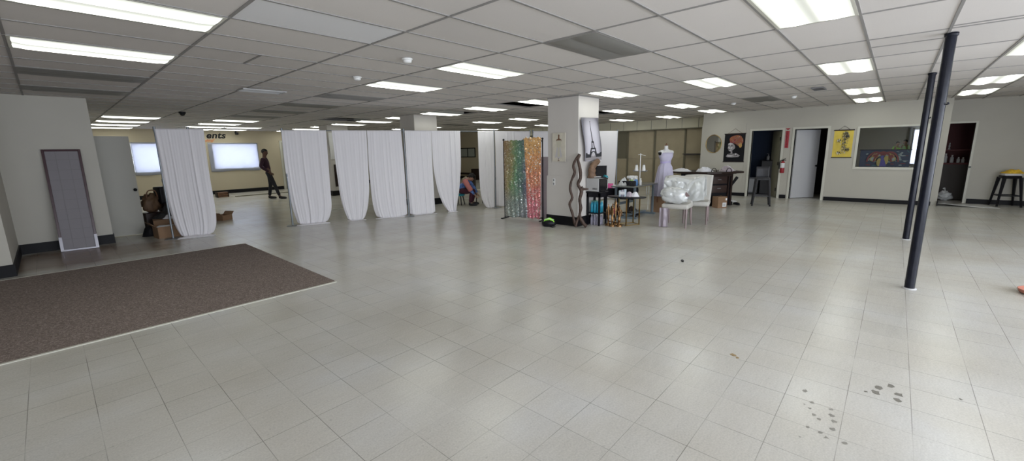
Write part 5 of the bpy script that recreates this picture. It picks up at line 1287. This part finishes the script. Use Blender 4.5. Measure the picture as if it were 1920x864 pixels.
def human(label, loc, rz, J, skin, top, bottom, scale=1, sleeve=True, hair='hair', group=None, longhair=False):
    """J: joints in local metres, facing +x. Body, then clothing, hair and shoes as children"""
    t = thing('person', label, 'person', loc, rz, group); t.scale = (scale,) * 3
    V = {k: Vector(v) for k, v in J.items()}
    hd = (V['head'] - V['neck']).normalized(); face = V.get('face', Vector((1, 0, 0))); face = (face - hd * face.dot(hd)).normalized(); side = hd.cross(face)
    nodes, edges, idx = [], [], {}
    def nd(k, p, r): idx[k] = len(nodes); nodes.append((tuple(p), r)); return idx[k]
    def ed(a, b_): edges.append((idx[a], idx[b_]))
    nd('pel', V['pelvis'], .11); nd('waist', V['pelvis'].lerp(V['chest'], .5), .105); nd('chest', V['chest'], .125); nd('neckb', V['chest'].lerp(V['neck'], .75), .07); nd('neck', V['neck'], .06)
    ed('pel', 'waist'); ed('waist', 'chest'); ed('chest', 'neckb'); ed('neckb', 'neck')
    hc = V['head']; nd('jaw', hc - hd * .075 + face * .018, (.074, .078)); nd('skull', hc + face * .0, (.104, .108)); nd('crown', hc + hd * .075, (.088, .092)); ed('neck', 'jaw'); ed('jaw', 'skull'); ed('skull', 'crown')
    for s in 'LR':
        nd('sh' + s, V['sh' + s], .058); nd('el' + s, V['el' + s], .042); nd('wr' + s, V['ha' + s], .028); ed('chest', 'sh' + s); ed('sh' + s, 'el' + s); ed('el' + s, 'wr' + s)
        hv = (V['ha' + s] - V['el' + s]).normalized(); sd = V.get('palm' + s, Vector((1, 0, 0))); sd = (sd - hv * sd.dot(hv)).normalized(); nrm_ = hv.cross(sd)
        nd('pm' + s, V['ha' + s] + hv * .055, (.036, .016)); ed('wr' + s, 'pm' + s)
        for k, (off, ln) in enumerate(((-.027, .058), (-.009, .072), (.009, .077), (.027, .070))):
            a_ = V['ha' + s] + hv * .085 + sd * off; b1 = a_ + hv * ln * .55 + nrm_ * .006; b2 = a_ + hv * ln + nrm_ * .022
            nd('f%s%da' % (s, k), a_, .0095); nd('f%s%db' % (s, k), b1, .0085); nd('f%s%dc' % (s, k), b2, .007)
            ed('pm' + s, 'f%s%da' % (s, k)); ed('f%s%da' % (s, k), 'f%s%db' % (s, k)); ed('f%s%db' % (s, k), 'f%s%dc' % (s, k))
        a_ = V['ha' + s] + hv * .035 + sd * .035; nd('t%sa' % s, a_, .011); nd('t%sb' % s, a_ + hv * .03 + sd * .022, .0095); nd('t%sc' % s, a_ + hv * .055 + sd * .026 + nrm_ * .01, .008)
        ed('wr' + s, 't%sa' % s); ed('t%sa' % s, 't%sb' % s); ed('t%sb' % s, 't%sc' % s)
        nd('hip' + s, V['hip' + s], .085); nd('th' + s, V['hip' + s].lerp(V['kn' + s], .45), .075); nd('kn' + s, V['kn' + s], .055); nd('cf' + s, V['kn' + s].lerp(V['an' + s], .35), .055); nd('an' + s, V['an' + s], .036); nd('to' + s, V['toe' + s], .03)
        ed('pel', 'hip' + s); ed('hip' + s, 'th' + s); ed('th' + s, 'kn' + s); ed('kn' + s, 'cf' + s); ed('cf' + s, 'an' + s); ed('an' + s, 'to' + s)
    body = skinned('body', nodes, edges, skin, t)
    b = MB(); c0 = hc - hd * .012
    b.tube([c0 + face * .076 + hd * .03, c0 + face * .104 - hd * .015, c0 + face * .088 - hd * .028], [.010, .016, .010], 8); b.build('nose', skin, t)
    for s in (-1, 1):
        b = MB(); b.ball(c0 + face * .074 + side * s * .030 + hd * .022, (.012, .012, .009), 10, 8); b.build('eye', 'paper', t)
        b = MB(); b.ball(c0 + side * s * .082 + hd * .0, (.018, .010, .03), 10, 8); b.build('ear', skin, t)
    b = MB(); b.tube([c0 + face * .080 - hd * .055 - side * .022, c0 + face * .087 - hd * .057, c0 + face * .080 - hd * .055 + side * .022], .007, 6); b.build('mouth', 'maroon_trousers', t)
    # hair: a close cap over the crown and the back of the head
    b = MB(); Rm = Matrix((face, side, hd)).transposed().to_4x4(); Xh = Matrix.Translation(hc + hd * .022 - face * .012) @ Rm
    vs = []; n_, k_ = 22, 12
    for i in range(k_ + 1):
        tt = PI * .62 * i / k_
        for j in range(n_):
            a_ = 2 * PI * j / n_; d = Vector((math.sin(tt) * math.cos(a_), math.sin(tt) * math.sin(a_), math.cos(tt))); q = 1 + .05 * noise.noise(d * 6)
            z = d.z * .100 * q
            if d.x > .25 and z < .045: z = .045 + (z - .045) * .12
            low = (1.5 if longhair else 1.0) if d.z < 0 and d.x < .2 else 1
            vs.append(Xh @ Vector((d.x * .100 * q, d.y * .090 * q, z * low * (1.3 if d.x < 0 and d.z < 0 else 1))))
    b.add(vs, [(i * n_ + j, i * n_ + (j + 1) % n_, (i + 1) * n_ + (j + 1) % n_, (i + 1) * n_ + j) for i in range(k_) for j in range(n_)], 0, True); b.build('hair', hair, t, solid=.008)
    # clothes
    e_ = .016
    N_ = [(tuple(V['pelvis'] + (V['chest'] - V['pelvis']) * .02), .128), (tuple(V['pelvis'].lerp(V['chest'], .5)), .125), (tuple(V['chest']), .15), (tuple(V['chest'].lerp(V['neck'], .72)), .078), (tuple(V['chest'].lerp(V['neck'], .93)), .062)]; E_ = [(0, 1), (1, 2), (2, 3), (3, 4)]
    for s in 'LR':
        k = len(N_); w_ = V['el' + s].lerp(V['ha' + s], .93 if sleeve else .1)
        N_ += [(tuple(V['sh' + s]), .076), (tuple(V['sh' + s].lerp(V['el' + s], .5)), .062), (tuple(V['el' + s]), .056), (tuple(w_), .042)]; E_ += [(2, k), (k, k + 1), (k + 1, k + 2), (k + 2, k + 3)]
    skinned('shirt', N_, E_, top, t, root=2)
    N_ = [(tuple(V['pelvis'] + Vector((0, 0, .03))), .122), (tuple(V['pelvis']), .12)]; E_ = [(0, 1)]
    for s in 'LR':
        k = len(N_); N_ += [(tuple(V['hip' + s]), .10), (tuple(V['hip' + s].lerp(V['kn' + s], .5)), .088), (tuple(V['kn' + s]), .068), (tuple(V['kn' + s].lerp(V['an' + s], .5)), .062), (tuple(V['kn' + s].lerp(V['an' + s], .97)), .052)]
        E_ += [(1, k), (k, k + 1), (k + 1, k + 2), (k + 2, k + 3), (k + 3, k + 4)]
    skinned('trousers', N_, E_, bottom, t, root=1)
    for s in 'LR':
        a_, b1 = V['an' + s], V['toe' + s]; d = (b1 - a_); d.z = 0; d = d.normalized(); hz = min(a_.z, b1.z)
        b = MB(); g0 = b1.z - .03
        b.tube([a_ + Vector((0, 0, .02)), a_ + Vector((0, 0, -.03)) , a_ + d * .06 + Vector((0, 0, -.045)), b1 + d * .02, b1 + d * .06 + Vector((0, 0, -.004))], [.046, .052, .052, .042, .02], 12); b.build('shoe', 'shoe', t)
    return t
# person standing in the back room, seen from the side, right leg stretched forward
human('person in dark maroon shirt and dark trousers standing in the back room', (5.55, 17.05, 0), math.radians(-34),
      dict(pelvis=(-.07, 0, .96), chest=(-.13, 0, 1.30), neck=(-.14, 0, 1.52), head=(-.11, 0, 1.66), shL=(-.16, .18, 1.44), shR=(-.14, -.18, 1.44), elL=(-.30, .22, 1.17), elR=(-.22, -.25, 1.16), haL=(-.10, .17, .97), haR=(.02, -.17, .96),
           hipL=(-.06, .10, .93), hipR=(-.05, -.10, .93), knL=(-.08, .11, .51), knR=(.11, -.11, .52), anL=(-.16, .11, .09), anR=(.24, -.12, .09), toeL=(.00, .12, .035), toeR=(.40, -.12, .035), face=(1, -.1, 0), palmL=(0, 0, -1), palmR=(0, 0, -1)),
      'skin_dark', 'purple', 'trousers', 1.03)
# person bending forward on a low seat behind the drapes
M['print_blue'] = mat('blue_print_blouse', (.12, .22, .52), .8, noise_amt=.6, noise_scale=14)
h = human('person in blue print top and maroon trousers bent over on a low stool', (8.42, 9.56, 0), math.radians(-60),
      dict(pelvis=(-.16, 0, .46), chest=(.04, 0, .70), neck=(.14, 0, .80), head=(.22, 0, .84), shL=(.06, .17, .74), shR=(.06, -.17, .74), elL=(.22, .22, .50), elR=(.22, -.22, .50), haL=(.34, .14, .34), haR=(.34, -.12, .32),
           hipL=(-.12, .10, .44), hipR=(-.12, -.10, .44), knL=(.26, .15, .42), knR=(.26, -.15, .42), anL=(.16, .15, .08), anR=(.20, -.15, .08), toeL=(.32, .16, .035), toeR=(.36, -.16, .035), face=(.75, 0, -.65), palmL=(0, 1, 0), palmR=(0, 1, 0)),
      'skin', 'print_blue', 'maroon_trousers', 1.0, longhair=True)
M['tan_scarf'] = mat('tan_print', (.30, .24, .17), .85, noise_amt=.5, noise_scale=18); M['coral'] = mat('coral_knit', (.62, .22, .20), .8)
for nm, pts, rr, mm in (('shawl', [(-.12, .10, .60), (-.02, .08, .72), (.05, .14, .76)], [.10, .11, .09], 'tan_scarf'), ('coral_sleeve', [(.06, -.17, .76), (.17, -.215, .60), (.26, -.20, .45)], [.082, .075, .06], 'coral')):
    b = MB(); b.tube(spline(pts), [rr[min(2, int(k / 4))] for k in range(9)], 12); b.build(nm, mm, h)
t = thing('low_stool', 'low teal stool under the bending person', 'stool', (8.33, 9.72, 0), .4)
b = MB(); b.lathe([(0, .28), (.15, .28), (.165, .31), (.15, .34), (0, .34)], n=24); b.build('seat', 'teal', t)
for k in range(4):
    a_ = PI / 4 + k * PI / 2; b = MB(); b.tube([(.10 * math.cos(a_), .10 * math.sin(a_), .29), (.16 * math.cos(a_), .16 * math.sin(a_), 0)], [.018, .014], 8); b.build('leg', 'black', t)
t = thing('side_chair', 'dark chair with pale patterned seat behind the bending person', 'chair', (9.05, 9.60, 0), .5)
b = MB(); b.rbox(-.18, .18, -.18, .18, .36, .42, .03); b.build('seat', 'canvas', t)
for x, y in ((-.15, -.15), (.15, -.15), (-.15, .15), (.15, .15)):
    b = MB(); b.tube([(x, y, .37), (x, y, 0)], .014, 8); b.build('leg', 'dark_wood', t)
b = MB(); b.rbox(-.18, .18, .16, .19, .42, .85, .01); b.build('backrest', 'dark_wood', t)
# two people in bright tops, standing in the office behind the window
SJ = dict(pelvis=(-.02, 0, .93), chest=(-.01, 0, 1.26), neck=(0, 0, 1.45), head=(.03, 0, 1.57), shL=(-.01, .18, 1.38), shR=(-.01, -.18, 1.38), elL=(-.02, .25, 1.12), elR=(-.02, -.25, 1.12), haL=(.12, .24, .92), haR=(.12, -.24, .92),
      hipL=(-.02, .10, .90), hipR=(-.02, -.10, .90), knL=(.02, .11, .50), knR=(.02, -.11, .50), anL=(-.02, .12, .09), anR=(-.02, -.12, .09), toeL=(.13, .13, .035), toeR=(.13, -.13, .035))
for k, (x, y, sc_, lab, m_) in enumerate(((33.6, .0, 1.0, 'person in neon green top seen through the office window, nearer the peacock', 'neon'), (34.2, -.36, 1.06, 'person in pale neon top beside the white post in the office window', 'neon_pale'))):
    human(lab, (x, y, 0), PI + .9 * (1 - 2 * k), SJ, 'skin', m_, 'trousers', sc_, group='people in the office')

# ------------------------------------------------------------------ daylight, camera, output look
wd = bpy.data.worlds.new('sky'); bpy.context.scene.world = wd; wd.use_nodes = True
bg = wd.node_tree.nodes['Background']; bg.inputs['Color'].default_value = (.84, .90, 1.0, 1); bg.inputs['Strength'].default_value = 11
def portal(loc, rot, sx, sy):
    l = bpy.data.lights.new('daylight_opening', 'AREA'); l.shape = 'RECTANGLE'; l.size = sx; l.size_y = sy; l.cycles.is_portal = True
    o = bpy.data.objects.new('daylight_opening', l); C.objects.link(o); o.location = loc; o.rotation_euler = rot
for x0, x1, z0, z1 in SF: portal(((x0 + x1) / 2, -5.1, (z0 + z1) / 2), (PI / 2, 0, 0), x1 - x0, z1 - z0)
for y0, y1, z0, z1 in SL: portal((-3.1, (y0 + y1) / 2, (z0 + z1) / 2), (PI / 2, 0, -PI / 2), y1 - y0, z1 - z0)

cam = bpy.data.cameras.new('camera'); cam.sensor_width = 36; cam.lens = 783.04 / 1920 * 36; cam.clip_start = .05; cam.clip_end = 100
co = bpy.data.objects.new('camera', cam); C.objects.link(co)
a, bb, c = .7385, .18933, -.01941
f = Vector((math.cos(a) * math.cos(bb), math.sin(a) * math.cos(bb), -math.sin(bb))); r = Vector((math.sin(a), -math.cos(a), 0)); u = r.cross(f)
r2 = math.cos(c) * r + math.sin(c) * u; u2 = -math.sin(c) * r + math.cos(c) * u
co.matrix_world = Matrix(((r2.x, u2.x, -f.x, 0), (r2.y, u2.y, -f.y, 0), (r2.z, u2.z, -f.z, 1.6046), (0, 0, 0, 1)))
S = bpy.context.scene; S.camera = co
S.view_settings.view_transform = 'Standard'; S.view_settings.look = 'None'; S.view_settings.gamma = 1; S.view_settings.use_curve_mapping = False
S.view_settings.exposure = .1
S.cycles.max_bounces = 8; S.cycles.diffuse_bounces = 5; S.cycles.glossy_bounces = 4; S.cycles.use_denoising = True; S.cycles.sample_clamp_indirect = 6
